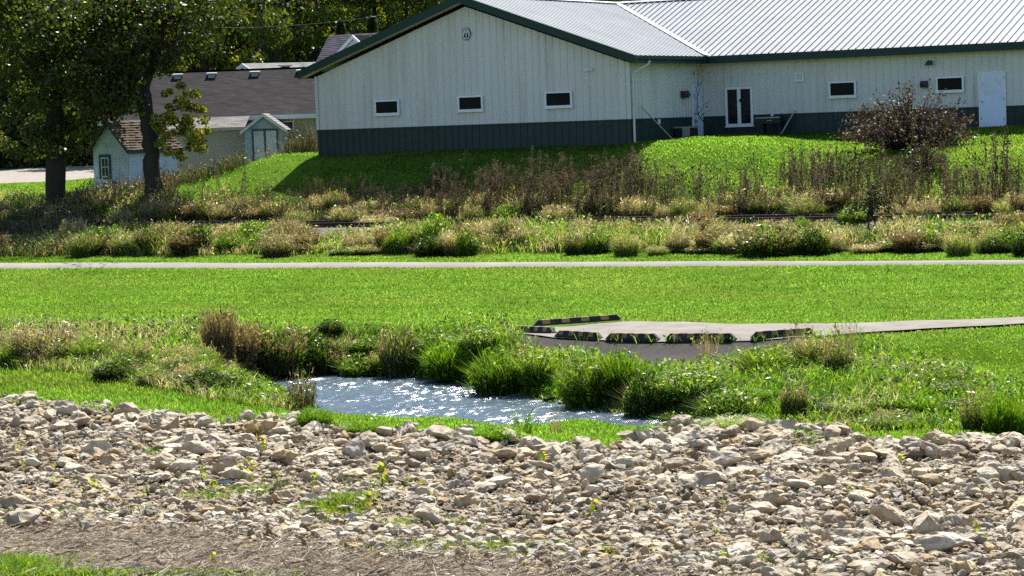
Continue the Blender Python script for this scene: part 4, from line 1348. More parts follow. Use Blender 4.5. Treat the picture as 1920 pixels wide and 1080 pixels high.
for k in range(26):
    V, Fc = rock_shape(4 if k < 12 else 3, 500 + k, .012 if k < 12 else .02)
    me = np_mesh('rock', V, Fc, smooth=False); me.materials.append(M['stone']); rock_meshes.append(me)


def put_rock(x, y, r, zscale, label, sink=.26, ang=None):
    me = rock_meshes[random.randrange(len(rock_meshes))]
    o = bpy.data.objects.new('rock', me); COL.objects.link(o)
    s = r * random.uniform(.95, 1.08)
    hz = max(v.co[2] for v in me.vertices[:1]) if False else .55
    o.scale = (s, s * random.uniform(.9, 1.1), s * zscale)
    o.location = (x, y, T(x, y) + r * .55 * zscale * (1 - sink))
    o.rotation_euler = (random.gauss(0, .13), random.gauss(0, .16), random.uniform(0, 6.28) if ang is None else ang)
    tag(o, label, 'rock', 'limestone rocks on the bank')
    return o


taken = []
for (a, b_, hw, zs, lab) in NAMED:
    # centre pixel -> ground below it
    Yg = ground_px(a, b_ + hw * .45)
    r = hw * Yg[1] / F * 1.12
    put_rock(Yg[0], Yg[1], r, zs, lab, .12, random.uniform(-.35, .35) + (0 if random.random() < .5 else math.pi))
    taken.append((Yg[0], Yg[1], r))
taken = np.array(taken)
allx = np.r_[big[0], mid[0]]; ally = np.r_[big[1], mid[1]]; allr = np.r_[big[2], mid[2]]; allpx = np.r_[big[3], mid[3]]; allpy = np.r_[big[4], mid[4]]
dn = np.min(np.hypot(allx[:, None] - taken[:, 0], ally[:, None] - taken[:, 1]) - taken[:, 2] * .75, axis=1)
k = dn > 0
allx, ally, allr, allpx, allpy = allx[k], ally[k], allr[k], allpx[k], allpy[k]
# thin overlaps among the larger ones
order = np.argsort(-allr); keepi = []; cell = {}
for i in order:
    cx_, cy_ = int(allx[i] / .5), int(ally[i] / .5); ok = True
    for ax_ in (-1, 0, 1):
        for ay_ in (-1, 0, 1):
            for j in cell.get((cx_ + ax_, cy_ + ay_), ()):
                if math.hypot(allx[i] - allx[j], ally[i] - ally[j]) < .52 * (allr[i] + allr[j]): ok = False; break
            if not ok: break
        if not ok: break
    if ok:
        keepi.append(i); cell.setdefault((cx_, cy_), []).append(i)
keepi = np.array(keepi)
allx, ally, allr, allpx, allpy = allx[keepi], ally[keepi], allr[keepi], allpx[keepi], allpy[keepi]
inframe = (allpx > 0) & (allpx < 1920) & (allpy < 1080)
score = np.where(inframe, allr / ally, 0)
order = np.argsort(-score)
NTH = 300 - len(NAMED)
for i in order[:NTH]:
    if allpy[i] < np.interp(allpx[i], *ROCK_TOP) + 45: lab = 'pale angular limestone rock in the crowded band along the top of the bank'
    elif allpx[i] > 1150: lab = 'pale limestone rock among the loose stones on the right half of the bank'
    else: lab = 'pale limestone rock among the gravel on the left half of the bank'
    o = put_rock(allx[i], ally[i], allr[i], random.uniform(.7, 1.15), lab)
    o['group'] = {'pale angular': 'rocks along the top of the bank', 'pale limestone rock among the loose': 'rocks on the right half of the bank'}.get(lab[:12] if 'angular' in lab else lab[:36], 'rocks on the left half of the bank')
rest = order[NTH:]
rx = np.r_[allx[rest], sml[0]]; ry_ = np.r_[ally[rest], sml[1]]; rr_ = np.r_[allr[rest], sml[2]]
shapes = [rock_shape(3, 900 + k) for k in range(10)] + [rock_shape(2, 950 + k) for k in range(10)]
parts = []
rc = pick(ROCK_PAL, len(rx), .13)
which = np.where(rr_ > .062, rng.integers(0, 10, len(rx)), rng.integers(10, 20, len(rx)))
rm = rot_z(len(rx)); rzz = terr(rx, ry_)
for s in range(20):
    k = np.where(which == s)[0]
    if not len(k): continue
    V, Fc = shapes[s]
    W = np.einsum('nij,vj->nvi', rm[k], V) * rr_[k][:, None, None]
    W += np.stack([rx[k], ry_[k], rzz[k] + rr_[k] * .24], 1)[:, None, :]
    ff = (Fc[None] + (np.arange(len(k)) * len(V))[:, None, None]).reshape(-1, 3)
    parts.append((W.reshape(-1, 3), ff, np.repeat(rc[k], len(V), 0)))
V, Fc, C = merge(parts)
rub = link('rubble', np_mesh('rubble', V, Fc, C, smooth=False), None, [M['rubble']])
tag(rub, 'small broken limestone and gravel between the larger rocks', 'rubble', kind='stuff')
# dark wet boulders at the water's edge
for a, b_, hw, lab in ((1030, 752, 24, 'dark wet boulder at the far water edge below the green bank'), (1052, 757, 12, 'small dark flat stone in the water beside the wet boulder')):
    p = ground_px(a, b_); p = CAM + ray(a, b_) * (6.6 / -ray(a, b_)[2])
    o = put_rock(p[0], p[1], hw * p[1] / F, .8, lab); o.location.z = .03; o['group'] = 'wet stones at the water edge'
    o.data = o.data.copy(); o.data.materials.clear(); o.data.materials.append(M['brown_metal'])

# ------------------------------------------------------------------ straw, sprouts and weeds on the bank
sp = []
x, y = scatter(-13, 15, 24, 46, 330)
px, py, u, v, rk, st = zones(x, y)
rb = np.interp(px, *ROCK_BOT)
f = fbm(x * 1.1, y * 1.1, 160)
k = (py > rb - 18 + 40 * (f - .5)) & (px > -350) & (px < 2700) & (py < 1200)
k |= (rng.random(len(x)) < .03) & (py > np.interp(px, *ROCK_TOP) + 30)
x, y = x[k], y[k]; n = len(x)
c = pick([(.30, .255, .195), (.20, .165, .125), (.11, .088, .068), (.40, .355, .29), (.075, .06, .048)], n, .2)
L = rng.uniform(.06, .28, n); a = np.where(rng.random(n) < .5, rng.normal(0, .5, n), rng.random(n) * 6.28)
z = terr(x, y) + rng.uniform(.0, .05, n)
d = np.stack([np.cos(a) * L, np.sin(a) * L, rng.normal(0, .05, n)], 1); b0 = np.stack([x, y, z], 1)
sdv = np.stack([-np.sin(a), np.cos(a), rng.normal(0, .6, n)], 1) * rng.uniform(.003, .009, n)[:, None]
V = np.stack([b0 - sdv, b0 + sdv, b0 + d + sdv * .6, b0 + d - sdv * .6], 1).reshape(-1, 3)
kk = np.arange(n)[:, None] * 4
sp.append((V, np.concatenate([kk + np.array([[0, 1, 2]]), kk + np.array([[0, 2, 3]])], 0), np.repeat(c, 4, 0)))
stuff('straw_litter', sp, M['dry'], 'matted brown straw and dead stems on the soil at the foot of the bank', 'straw')
# grass in the bottom corner and thin patches between stones
gpz = []
def tuftpatch(pxc, pyc, rx, ry, n, h0, h1, pal):
    c = ground_px(pxc, pyc); sx = rx * c[1] / F; sy = ry * c[1] / F * c[1] / (6.6 - c[2])
    x = c[0] + rng.normal(0, .5, n) * sx; y = c[1] + rng.normal(0, .5, n) * sy
    n = len(x)
    gpz.append(blades(np.stack([x, y, terr(x, y) - .01], 1), rng.uniform(h0, h1, n), rng.uniform(.006, .014, n), rng.random(n) * 6.28, rng.uniform(.3, 1.2, n), pick(pal, n)))
for q in ((0, 1068, 110, 20, 3400, .08, .24), (100, 1084, 180, 8, 1700, .06, .2), (400, 1080, 170, 6, 500, .05, .14)):
    tuftpatch(*q, GREEN)
for q in ((305, 848, 50, 8, 260, .05, .14), (440, 925, 120, 14, 600, .04, .13), (630, 945, 80, 14, 500, .05, .14), (640, 962, 60, 10, 420, .05, .15), (800, 985, 90, 14, 700, .04, .12), (860, 1030, 190, 12, 900, .04, .13),
          (1000, 1045, 120, 8, 420, .04, .1), (1540, 835, 60, 9, 200, .05, .12), (120, 960, 200, 10, 500, .03, .1), (700, 905, 60, 8, 160, .04, .1), (1380, 1050, 160, 12, 400, .04, .12), (930, 950, 60, 8, 150, .04, .1)):
    tuftpatch(q[0], q[1], q[2], q[3], q[4] * 2, q[5], q[6] * 1.15, GREEN + [(.20, .22, .05)])
stuff('thin_grass', gpz, M['sprout'], 'thin young grass in the soil between the stones', 'grass')


def sprout_mesh(seed):
    global rng
    keep_ = rng; rng = np.random.default_rng(seed)
    n = rng.integers(5, 9)
    P = []; H = rng.uniform(.7, 1.0)
    z = np.linspace(.15, H, n)
    base = np.zeros((1, 3)); top = np.array([[rng.normal(0, .08), rng.normal(0, .08), H]])
    P.append(stems(base, top, np.array([.045]), np.array([[.16, .12, .05]])))
    pos = np.stack([rng.normal(0, .16, n * 2), rng.normal(0, .16, n * 2), np.repeat(z, 2)], 1)
    P.append(leaves(pos, rng.uniform(.12, .26, n * 2), pick([(.24, .27, .015), (.15, .22, .015), (.33, .31, .03), (.10, .17, .02)], n * 2), 1.5))
    V, Fc, C = merge(P); rng = keep_
    me = np_mesh('seedling', V, Fc, C); me.materials.append(M['sprout'])
    return me


sm = [sprout_mesh(200 + k) for k in range(6)]
SPOTS = [(487, 838, 26), (497, 852, 20), (38, 850, 18), (105, 880, 10), (45, 885, 14), (118, 906, 12), (100, 915, 14), (150, 905, 10), (160, 925, 14), (130, 930, 12), (178, 925, 20), (205, 932, 14), (270, 938, 14),
         (380, 905, 22), (455, 905, 32), (470, 885, 20), (400, 925, 16), (430, 938, 14), (520, 905, 14), (593, 920, 24), (598, 900, 14), (640, 855, 14), (615, 985, 20), (635, 975, 16), (690, 955, 22), (700, 940, 20), (718, 912, 34),
         (762, 910, 12), (790, 920, 14), (815, 935, 14), (968, 945, 10), (862, 985, 12), (1015, 880, 26), (1022, 870, 16), (1115, 970, 22), (1340, 1000, 12), (1355, 965, 18), (1345, 1010, 14), (1685, 885, 26), (1684, 893, 16),
         (1492, 915, 10), (1590, 925, 12), (1624, 915, 10), (1830, 1012, 24), (1845, 1018, 14), (1310, 1040, 8), (1355, 1055, 14), (1150, 1050, 18), (1135, 1045, 14), (1220, 1040, 12), (1160, 1040, 12), (1500, 1050, 12), (400, 1060, 16), (410, 1068, 14)]
for k, (a, b_, hpx) in enumerate(SPOTS):
    p = ground_px(a, b_)
    o = bpy.data.objects.new('seedling', sm[k % 6]); COL.objects.link(o)
    s = hpx * p[1] / F * 1.55
    o.location = p; o.scale = (s, s, s); o.rotation_euler = (0, 0, random.uniform(0, 6.28))
    tag(o, 'small yellow green seedling sprouting between the bank stones', 'seedling', 'seedlings among the stones')


# ------------------------------------------------------------------ clumps of tall grass and reeds: things
def clump_mesh(name, seed, n, pal, heads=0.0, headcol=TAN, spread=.5, w=(.012, .03), lean=(.1, .9), leafy=0.0, leafpal=None, flop=0.0):
    """unit-height clump"""
    global rng
    keep_ = rng; rng = np.random.default_rng(seed)
    r = spread * np.sqrt(rng.random(n)) * .75; t = rng.random(n) * 6.28
    base = np.stack([r * np.cos(t), r * np.sin(t), np.full(n, -.03)], 1)
    ang = t + rng.normal(0, .7, n)
    h = rng.uniform(.38, 1.0, n) * (1 - .58 * (r / spread) ** 2)
    h = h * np.where(rng.random(n) < .10, rng.uniform(1.05, 1.3, n), 1)
    c = pick(pal, n)
    P = [blades(base, h, rng.uniform(*w, n), ang, rng.uniform(*lean, n) * (.35 + r / spread), c, c * 1.2)]
    if heads:
        m = rng.random(n) < heads; k = m.sum()
        d = np.stack([np.cos(ang[m]), np.sin(ang[m]), np.zeros(k)], 1)
        pos = base[m] + np.array([0, 0, 1]) * (h[m] * rng.uniform(.85, 1.05, k))[:, None] + d * (h[m] * .3)[:, None]
        P.append(leaves(pos, rng.uniform(.018, .04, k), pick(headcol, k), 3.5, -1.2))
        P.append(stems(base[m], pos, np.full(k, .007), pick(headcol, k)))
    if leafy:
        k = int(n * leafy)
        r2 = spread * np.sqrt(rng.random(k)); t2 = rng.random(k) * 6.28
        zz = rng.random(k) ** .7 * (1 - .55 * (r2 / spread) ** 2) * .9
        P.append(leaves(np.stack([r2 * np.cos(t2), r2 * np.sin(t2), zz], 1), rng.uniform(.03, .075, k), pick(leafpal or pal, k), 1.9))
    V, Fc, C = merge(P); rng = keep_
    me = np_mesh(name, V, Fc, C)
    return me


OLIVE = [(.12, .09, .05), (.10, .075, .042), (.16, .125, .07), (.085, .09, .03), (.20, .155, .09)]
CL = {
    'brown_reed': clump_mesh('reed_clump', 1, 1700, OLIVE, .5, [(.17, .12, .075), (.24, .18, .11)], .42, (.007, .016), (.05, .5), .35, OLIVE),
    'mixed_reed': clump_mesh('reed_clump', 2, 1500, OLIVE[:3] + TAN[:1] + GREEN[:2] + DARKG, .4, TAN + OLIVE, .5, (.007, .018), (.1, .8), .5, GREEN + DARKG),
    'green': clump_mesh('grass_clump', 3, 2300, GREEN + GREEN + DARKG[:1], .0, TAN, .62, (.008, .020), (.15, .75), .25, GREEN),
    'green2': clump_mesh('grass_clump', 4, 2200, GREEN + DARKG[:1] + [(.16, .19, .04)], .08, TAN, .6, (.008, .020), (.15, .8), .35, GREEN),
    'dark': clump_mesh('herb_clump', 5, 900, DARKG + OLIVE[:1], .0, TAN, .5, (.010, .02), (.2, .9), 1.5, DARKG + GREEN[:1]),
    'herb': clump_mesh('herb_clump', 6, 1200, GREEN + DARKG[:1], .04, PALE, .6, (.008, .02), (.2, 1.0), 1.2, GREEN + DARKG[:1] + PALE[:1]),
    'tan': clump_mesh('dry_grass_clump', 7, 1700, TAN + TAN + GREEN[:2] + OLIVE[:2], .5, TAN + PALE[:1], .55, (.007, .016), (.2, 1.0), .15, TAN),
    'tangreen': clump_mesh('dry_grass_clump', 8, 1700, TAN + GREEN + GREEN, .4, TAN, .62, (.007, .016), (.25, 1.1), .35, GREEN),
    'thin': clump_mesh('grass_stalks', 9, 70, TAN + BROWN, .9, BROWN + TAN, .5, (.006, .010), (.02, .25)),
    'glint_grass': clump_mesh('grass_clump', 10, 1300, PALE + GREEN + [(.45, .46, .40)], .0, TAN, .62, (.010, .022), (.7, 1.6), .3, PALE),  # near-white blade colours paint the glint of flattened grass
}
CL['sparse_brown'] = clump_mesh('reed_clump', 21, 170, BROWN + TAN[:2] + GREEN[:1], .6, BROWN, .5, (.014, .03), (.1, .7), .9, BROWN + GREEN[:2])
CL['reed_green'] = clump_mesh('reed_clump', 22, 60, GREEN, .0, TAN, .5, (.03, .05), (.3, 1.1), .5, GREEN)
for kx, me in CL.items(): me.materials.append(M['tall_grass'])


def clump(kind, name, pxc, pyb, hpx, wpx, label, group=None, cat='grass clump', dz=0.0, dY=0.0):
    p = ground_px(pxc, pyb)
    s = p[1] / F
    spread = {'brown_reed': .42, 'mixed_reed': .5, 'thin': .5, 'dark': .5, 'tan': .55}.get(kind, .62)
    o = bpy.data.objects.new(name, CL[kind]); COL.objects.link(o)
    sxy = wpx * s * .5 / (spread * 1.25)
    o.location = (p[0], p[1], p[2] + dz); o.scale = (sxy, sxy, hpx * s * 1.08); o.rotation_euler = (0, 0, random.uniform(0, 6.28))
    tag(o, label, cat, group)
    return o


# creek side, one by one
clump('brown_reed', 'reed_clump', 452, 694, 92, 84, 'shorter olive brown reed clump between the tallest reeds and the green ones')
clump('brown_reed', 'reed_clump', 414, 690, 116, 74, 'tallest dark brown reed clump rising above the lawn left of the creek')
clump('mixed_reed', 'reed_clump', 520, 697, 90, 130, 'brown and green reed clump just right of the tallest reeds', dY=0)
clump('dark', 'herb_clump', 590, 700, 84, 110, 'dark leafy clump over the water behind the lone brown weed')
clump('herb', 'herb_clump', 680, 708, 52, 110, 'low whitish glinting herb clump at the far water edge')
clump('mixed_reed', 'reed_clump', 746, 708, 100, 84, 'brown topped dark clump standing at the bend of the far bank')
clump('dark', 'herb_clump', 620, 625, 30, 64, 'small dark tussock alone at the lawn edge above the creek', cat='tussock')
clump('dark', 'herb_clump', 808, 638, 18, 34, 'tiny dark tussock at the lawn edge left of the green bank', cat='tussock')
clump('sparse_brown', 'reed_clump', 568, 772, 90, 90, 'lone brown weedy clump in front of the water at the left end')
clump('tan', 'dry_grass_clump', 82, 676, 74, 150, 'tan and brown tussock near the left edge of the lawn', cat='tussock')
clump('green', 'grass_clump', 850, 706, 86, 150, 'bright green grass mound on the far bank nearest the bend')
clump('green', 'grass_clump', 945, 735, 96, 170, 'big bright green grass mound hanging over the water below the pad tip')
clump('green2', 'grass_clump', 1005, 716, 72, 120, 'arching green grass mound before the dark asphalt edge')
clump('herb', 'herb_clump', 905, 655, 48, 120, 'leafy green mound at the lawn edge beside the pad tip')
clump('green2', 'grass_clump', 1110, 760, 112, 170, 'tall arching grass mound right of the dark wet boulder')
clump('dark', 'herb_clump', 1215, 782, 96, 110, 'dark hollow clump above the end of the water')
clump('green', 'grass_clump', 1165, 735, 90, 130, 'fresh green grass mound in front of the asphalt slope')
clump('herb', 'herb_clump', 1300, 745, 62, 170, 'leafy mound in the middle of the right bank')
clump('herb', 'herb_clump', 1370, 790, 70, 150, 'glossy low herb mound above the rock pile')
clump('green2', 'grass_clump', 1440, 700, 58, 150, 'grass mound below the half hidden wheel stop')
clump('mixed_reed', 'reed_clump', 1490, 782, 66, 66, 'dark spiky tuft on the right bank above the rocks')
clump('tangreen', 'dry_grass_clump', 1530, 690, 66, 110, 'tan topped tall grass standing in front of the pad right end')
clump('mixed_reed', 'reed_clump', 1572, 706, 62, 64, 'dark footed tuft under the tall thin stalks')
clump('thin', 'grass_stalks', 1590, 690, 122, 70, 'tall thin see through stalks rising across the side path', cat='grass stalks')
clump('thin', 'grass_stalks', 1500, 668, 84, 70, 'thin stalks in front of the half hidden wheel stop', cat='grass stalks')
clump('thin', 'grass_stalks', 1330, 668, 62, 60, 'sparse thin stalks in front of the squarely set wheel stop', cat='grass stalks')
clump('thin', 'grass_stalks', 1830, 800, 90, 70, 'tall stalks at the right end of the creek bank', cat='grass stalks')
clump('green', 'grass_clump', 1885, 815, 92, 110, 'dense green blades at the right edge above the rocks')
clump('mixed_reed', 'reed_clump', 1835, 812, 70, 80, 'brownish tuft just left of the dense right edge blades')
clump('glint_grass', 'grass_clump', 1690, 800, 34, 130, 'flattened grass patch on the right bank, its glint painted as pale blades')
clump('glint_grass', 'grass_clump', 1370, 803, 30, 110, 'flattened grass behind the rock pile with its glint painted pale')
clump('glint_grass', 'grass_clump', 1600, 770, 28, 110, 'flattened grass with pale painted glint beside the dark spiky tuft')
clump('reed_green', 'reed_clump', 985, 812, 64, 90, 'broad leaved reeds growing in the near edge of the water')
clump('thin', 'grass_stalks', 1040, 812, 52, 40, 'few thin reeds standing in the near water', cat='grass stalks')
clump('herb', 'herb_clump', 1090, 785, 22, 70, 'pale green water plants at the far water edge right of the boulder')
clump('green', 'grass_clump', 590, 800, 44, 90, 'green tuft where the mown tongue meets the water')
clump('green', 'grass_clump', 930, 826, 34, 120, 'bright low grass on the strip between rocks and water')
clump('green', 'grass_clump', 690, 812, 30, 110, 'low grass on the near bank below the widest water')
# filler tussocks that nothing tells apart
for k in range(46):
    a = random.uniform(-40, 425); b_ = random.uniform(640, 690) + a * .11
    if b_ > np.interp(a, *GRASS_TOP) - 2: b_ = np.interp(a, *GRASS_TOP) - random.uniform(2, 30)
    kd = random.choice(['tangreen', 'tangreen', 'tan', 'herb', 'green2', 'dark'])
    clump(kd, 'tussock', a, b_, random.uniform(24, 56), random.uniform(50, 110), 'ragged tussock in the tan and green tangle left of the creek', 'tussocks left of the creek', 'tussock')
for k in range(40):
    a = random.uniform(1230, 1960); b_ = random.uniform(690, 800)
    if b_ < 640 + (a - 1500) * .15: continue
    kd = random.choice(['green', 'green2', 'herb', 'herb', 'green', 'tangreen'])
    clump(kd, 'tussock', a, b_, random.uniform(18, 42), random.uniform(60, 130), 'green tussock in the lush grass of the right creek bank', 'tussocks on the right creek bank', 'tussock')
for a, b_, hh, ww in ((640, 668, 40, 90), (690, 662, 34, 90), (770, 650, 30, 100), (560, 650, 40, 90), (480, 655, 60, 100), (830, 660, 44, 110), (720, 690, 34, 80), (640, 695, 46, 90), (440, 722, 36, 80)):
    clump(random.choice(['green2', 'herb', 'tangreen']), 'tussock', a, b_, hh, ww, 'leafy tussock between the reeds and the lawn above the creek', 'tussocks above the creek', 'tussock')

# railway side clumps (near side of the track, then beyond)
for k in range(64):
    a = -60 + k * 31.5 + random.uniform(-14, 14); b_ = random.uniform(456, 482)
    if 640 < a < 780 and b_ < 470 or 1860 < a: b_ += 8
    tall = random.random()
    gapz = any(abs(a - g) < w_ for g, w_ in ((60, 50), (640, 80), (1260, 75), (1660, 105), (1040, 36)))
    hh = random.uniform(12, 22) if gapz else random.uniform(34, 58)
    kd = random.choice(['tangreen', 'tangreen', 'tan', 'herb', 'green2', 'mixed_reed', 'dark', 'tan'])
    clump(kd, 'tussock', a, b_, hh, random.uniform(50, 96), 'bushy tan and green tussock between the path and the railway', 'tussocks between path and railway', 'tussock')
for k in range(84):
    a = -60 + k * 24 + random.uniform(-12, 12); b_ = random.uniform(444, 460) - (a - 960) * .008
    if any(abs(a - g) < w_ for g, w_ in ((60, 40), (640, 70), (1260, 66), (1660, 95), (1040, 30))): continue
    kd = random.choice(['tangreen', 'tan', 'tan', 'tangreen', 'mixed_reed', 'brown_reed', 'green2'])
    clump(kd, 'tussock', a, b_, random.uniform(26, 46), random.uniform(40, 84), 'bushy tan and green tussock between the path and the railway', 'tussocks between path and railway', 'tussock')
for k in range(30):
    a = random.uniform(-40, 1960); b_ = random.uniform(464, 476) + (2 if a < 900 else 0)
    kd = random.choice(['tangreen', 'tan', 'tan', 'herb', 'tangreen', 'green2', 'brown_reed'])
    clump(kd, 'tussock', a, b_, random.uniform(30, 46), random.uniform(50, 90), 'bushy tan and green tussock between the path and the railway', 'tussocks between path and railway', 'tussock')
clump('herb', 'herb_clump', 818, 470, 76, 84, 'tallest fresh green weed bush in front of the rails')
clump('mixed_reed', 'reed_clump', 1440, 480, 62, 150, 'widest brown and green bush beside the rails', cat='bush')
clump('dark', 'herb_clump', 1525, 478, 54, 80, 'dark green bush right of the widest bush by the rails', cat='bush')
for k in range(60):
    a = -40 + k * 33 + random.uniform(-16, 16); b_ = random.uniform(398, 426) - (a - 960) * .008
    kd = random.choice(['tan', 'tangreen', 'tan', 'brown_reed', 'mixed_reed', 'herb', 'tan'])
    clump(kd, 'tussock', a, b_, random.uniform(26, 48), random.uniform(46, 90), 'pale tan tussock on the far side of the railway', 'tussocks beyond the railway', 'tussock')


# ------------------------------------------------------------------ dried weed stalks
def weed_mesh(seed, kind):
    global rng
    keep_ = rng; rng = np.random.default_rng(seed)
    P = []
    ns = {'plume': 4, 'teasel': 2, 'spike': 3}[kind]
    b0 = np.stack([rng.normal(0, .10, ns), rng.normal(0, .10, ns), np.full(ns, -.03)], 1)
    hs_ = rng.uniform(.75, 1.0, ns); hs_[0] = 1
    top = b0 + np.stack([rng.normal(0, .07, ns), rng.normal(0, .07, ns), hs_], 1)
    scol = pick(BROWN, ns)
    P.append(stems(b0, top, np.full(ns, .011), scol))
    for i in range(ns):
        if kind == 'plume':
            k = 34; t = rng.random(k) ** .8
            pos = b0[i] + (top[i] - b0[i]) * t[:, None] + np.stack([rng.normal(0, .022, k), rng.normal(0, .022, k), np.zeros(k)], 1)
            P.append(leaves(pos, rng.uniform(.009, .020, k), pick(BROWN + [(.15, .16, .05), (.09, .12, .03)], k), 3.4, .6))
            k = 26; t = rng.random(k)
            pos = top[i] + np.stack([rng.normal(0, .030, k) * (.3 + t), rng.normal(0, .030, k) * (.3 + t), -t * .14 + .02], 1)
            P.append(leaves(pos, rng.uniform(.008, .017, k), pick([(.14, .105, .078), (.10, .075, .058), (.21, .165, .125)], k), 1.8, -.4))
        elif kind == 'spike':
            k = 70; t = rng.random(k)
            pos = b0[i] + (top[i] - b0[i]) * (.25 + .75 * t)[:, None] + np.stack([rng.normal(0, .022, k), rng.normal(0, .022, k), np.zeros(k)], 1)
            P.append(leaves(pos, rng.uniform(.012, .028, k), pick(BROWN + [(.06, .05, .03), (.07, .09, .03)], k), 2.4, .2))
        else:
            br = rng.integers(4, 7)
            for j in range(br):
                t = rng.uniform(.45, .95); p = b0[i] + (top[i] - b0[i]) * t
                q = p + np.array([rng.normal(0, .12), rng.normal(0, .12), rng.uniform(.06, .18)])
                P.append(stems(p[None], q[None], np.array([.009]), scol[:1]))
                P.append(leaves(q[None] + rng.normal(0, .004, (5, 3)) + np.array([0, 0, .02]), np.full(5, .026), pick([(.06, .045, .03), (.09, .06, .04)], 5), 2.6, -2.5))
            P.append(leaves(top[i][None] + rng.normal(0, .004, (6, 3)), np.full(6, .03), pick([(.06, .045, .03), (.09, .06, .04)], 6), 2.6, -2.5))
            k = 14; t = rng.random(k) * .7
            P.append(leaves(b0[i] + (top[i] - b0[i]) * t[:, None] + rng.normal(0, .03, (k, 3)), rng.uniform(.015, .035, k), pick(BROWN, k), 2.6, .3))
    V, Fc, C = merge(P); rng = keep_
    me = np_mesh('weed_stalk', V, Fc, C); me.materials.append(M['dry'])
    return me


WM = {kd: [weed_mesh(300 + 10 * j + k, kd) for k in range(5)] for j, kd in enumerate(('plume', 'teasel', 'spike'))}


def weed(kd, pxc, Yv, h, label, group):
    """Yv: site distance v"""
    # column px at site distance v
    lo = (pxc - 960) / F
    Y = Yv / (S30 * lo + C30); X = lo * Y
    o = bpy.data.objects.new('weed_stalk', random.choice(WM[kd])); COL.objects.link(o)
    w = h * random.uniform(.9, 1.4)
    o.location = (X, Y, T(X, Y)); o.scale = (w, w, h); o.rotation_euler = (random.gauss(0, .06), random.gauss(0, .06), random.uniform(0, 6.28))
    tag(o, label, 'weed', group)


for k in range(176):
    a = random.uniform(480, 1250) if k < 120 else random.uniform(800, 1240)
    env = np.interp(a, [480, 560, 680, 720, 800, 830, 1100, 1200, 1260], [.8, 1.0, 1.05, .95, 1.05, 1.55, 1.6, 1.75, 1.3])
    weed('plume' if random.random() < .8 else 'spike', a, random.uniform(83.7, 86.0), env * random.uniform(.5, 1.12), 'dry brown weed stalk in the dense stand below the gable wall', 'weeds below the gable wall')
for k in range(96):
    a = random.uniform(1190, 1930)
    kd = random.choice(['teasel', 'spike', 'plume', 'plume'])
    weed(kd, a, random.uniform(83.8, 86.0), random.uniform(.9, 1.75), 'dark spindly seed stalk against the sunlit lawn below the wing', 'weeds below the wing')
for k in range(22):
    weed('spike', random.uniform(1470, 1720), random.uniform(85.5, 88.0), random.uniform(1.0, 1.7), 'brown seed stalk in front of the big leafless bush', 'weeds before the big bush')
for q, (a, v_, h_) in enumerate(((1888, 86.0, 2.1), (1896, 85.8, 2.4), (1880, 86.0, 1.8))):
    weed('spike', a, v_, h_, 'tall dark stalk of the clump near the right edge, standing above all other weeds', 'tallest weeds near the right edge')
for k in range(30):
    a = random.uniform(150, 470)
    weed(random.choice(['plume', 'spike']), a, random.uniform(84.5, 87.0), random.uniform(.7, 1.3), 'dark weed stalk in the shade around the small shed and trees', 'weeds around the shed')


# the weeds too many to count, between the single stalks
def mesh_arrays(me):
    V = np.empty(len(me.vertices) * 3, np.float32); me.vertices.foreach_get('co', V)
    Fc = np.empty(len(me.polygons) * 3, np.int32); me.polygons.foreach_get('vertices', Fc)
    C = np.empty(len(me.vertices) * 4, np.float32); me.color_attributes['col'].data.foreach_get('color', C)
    return V.reshape(-1, 3), Fc.reshape(-1, 3), C.reshape(-1, 4)[:, :3]
WA = [mesh_arrays(m_) for kd in ('plume', 'plume', 'spike', 'teasel') for m_ in WM[kd]]
ws = []
for k in range(560):
    a = random.uniform(440, 1960) if k < 430 else random.uniform(470, 840); lo = (a - 960) / F; v_ = random.uniform(83.4, 85.9)
    if 1480 < a < 1800 and random.random() < .5: v_ += random.uniform(0, 3)
    Y = v_ / (S30 * lo + C30); X = lo * Y
    h = random.uniform(.45, 1.05) * np.interp(a, [440, 560, 720, 800, 830, 1200, 1260, 1500, 1960], [.6, .95, .95, 1.0, 1.4, 1.55, 1.05, 1.2, 1.2])
    w_ = h * random.uniform(.9, 1.4); an = random.uniform(0, 6.28); ca, sa = math.cos(an), math.sin(an)
    V, Fc, C = random.choice(WA)
    V2 = np.stack([(V[:, 0] * ca - V[:, 1] * sa) * w_ + X + V[:, 2] * h * random.gauss(0, .06), (V[:, 0] * sa + V[:, 1] * ca) * w_ + Y, V[:, 2] * h + T(X, Y)], 1)
    ws.append((V2, Fc, C * random.uniform(.75, 1.25)))
stuff('weed_stand', ws, M['dry'], 'dense stand of thin brown dried weeds filling the slope above the railway', 'weeds')

# ------------------------------------------------------------------ trees
def crown_leaves(centres, radii, counts, size, pal, p=None, elong=1.5):
    P = []
    for c, r, n in zip(centres, radii, counts):
        d = rng.normal(size=(n, 3)); d /= np.linalg.norm(d, axis=1)[:, None]
        q = np.array(c) + d * (rng.random(n) ** .45)[:, None] * np.array(r)
        P.append(leaves(q, rng.uniform(size * .6, size * 1.3, n), pick(pal, n, .2, p), elong))
    return merge(P)


LEAF_D = [(.045, .066, .013), (.065, .09, .016), (.036, .05, .012), (.095, .11, .022), (.075, .06, .025)]
LEAF_Y = [(.30, .28, .05), (.22, .22, .03), (.16, .19, .02), (.28, .22, .035), (.12, .075, .025), (.10, .14, .015)]
LEAF_M = [(.10, .14, .014), (.16, .19, .02), (.07, .095, .012), (.15, .17, .032), (.13, .12, .06)]


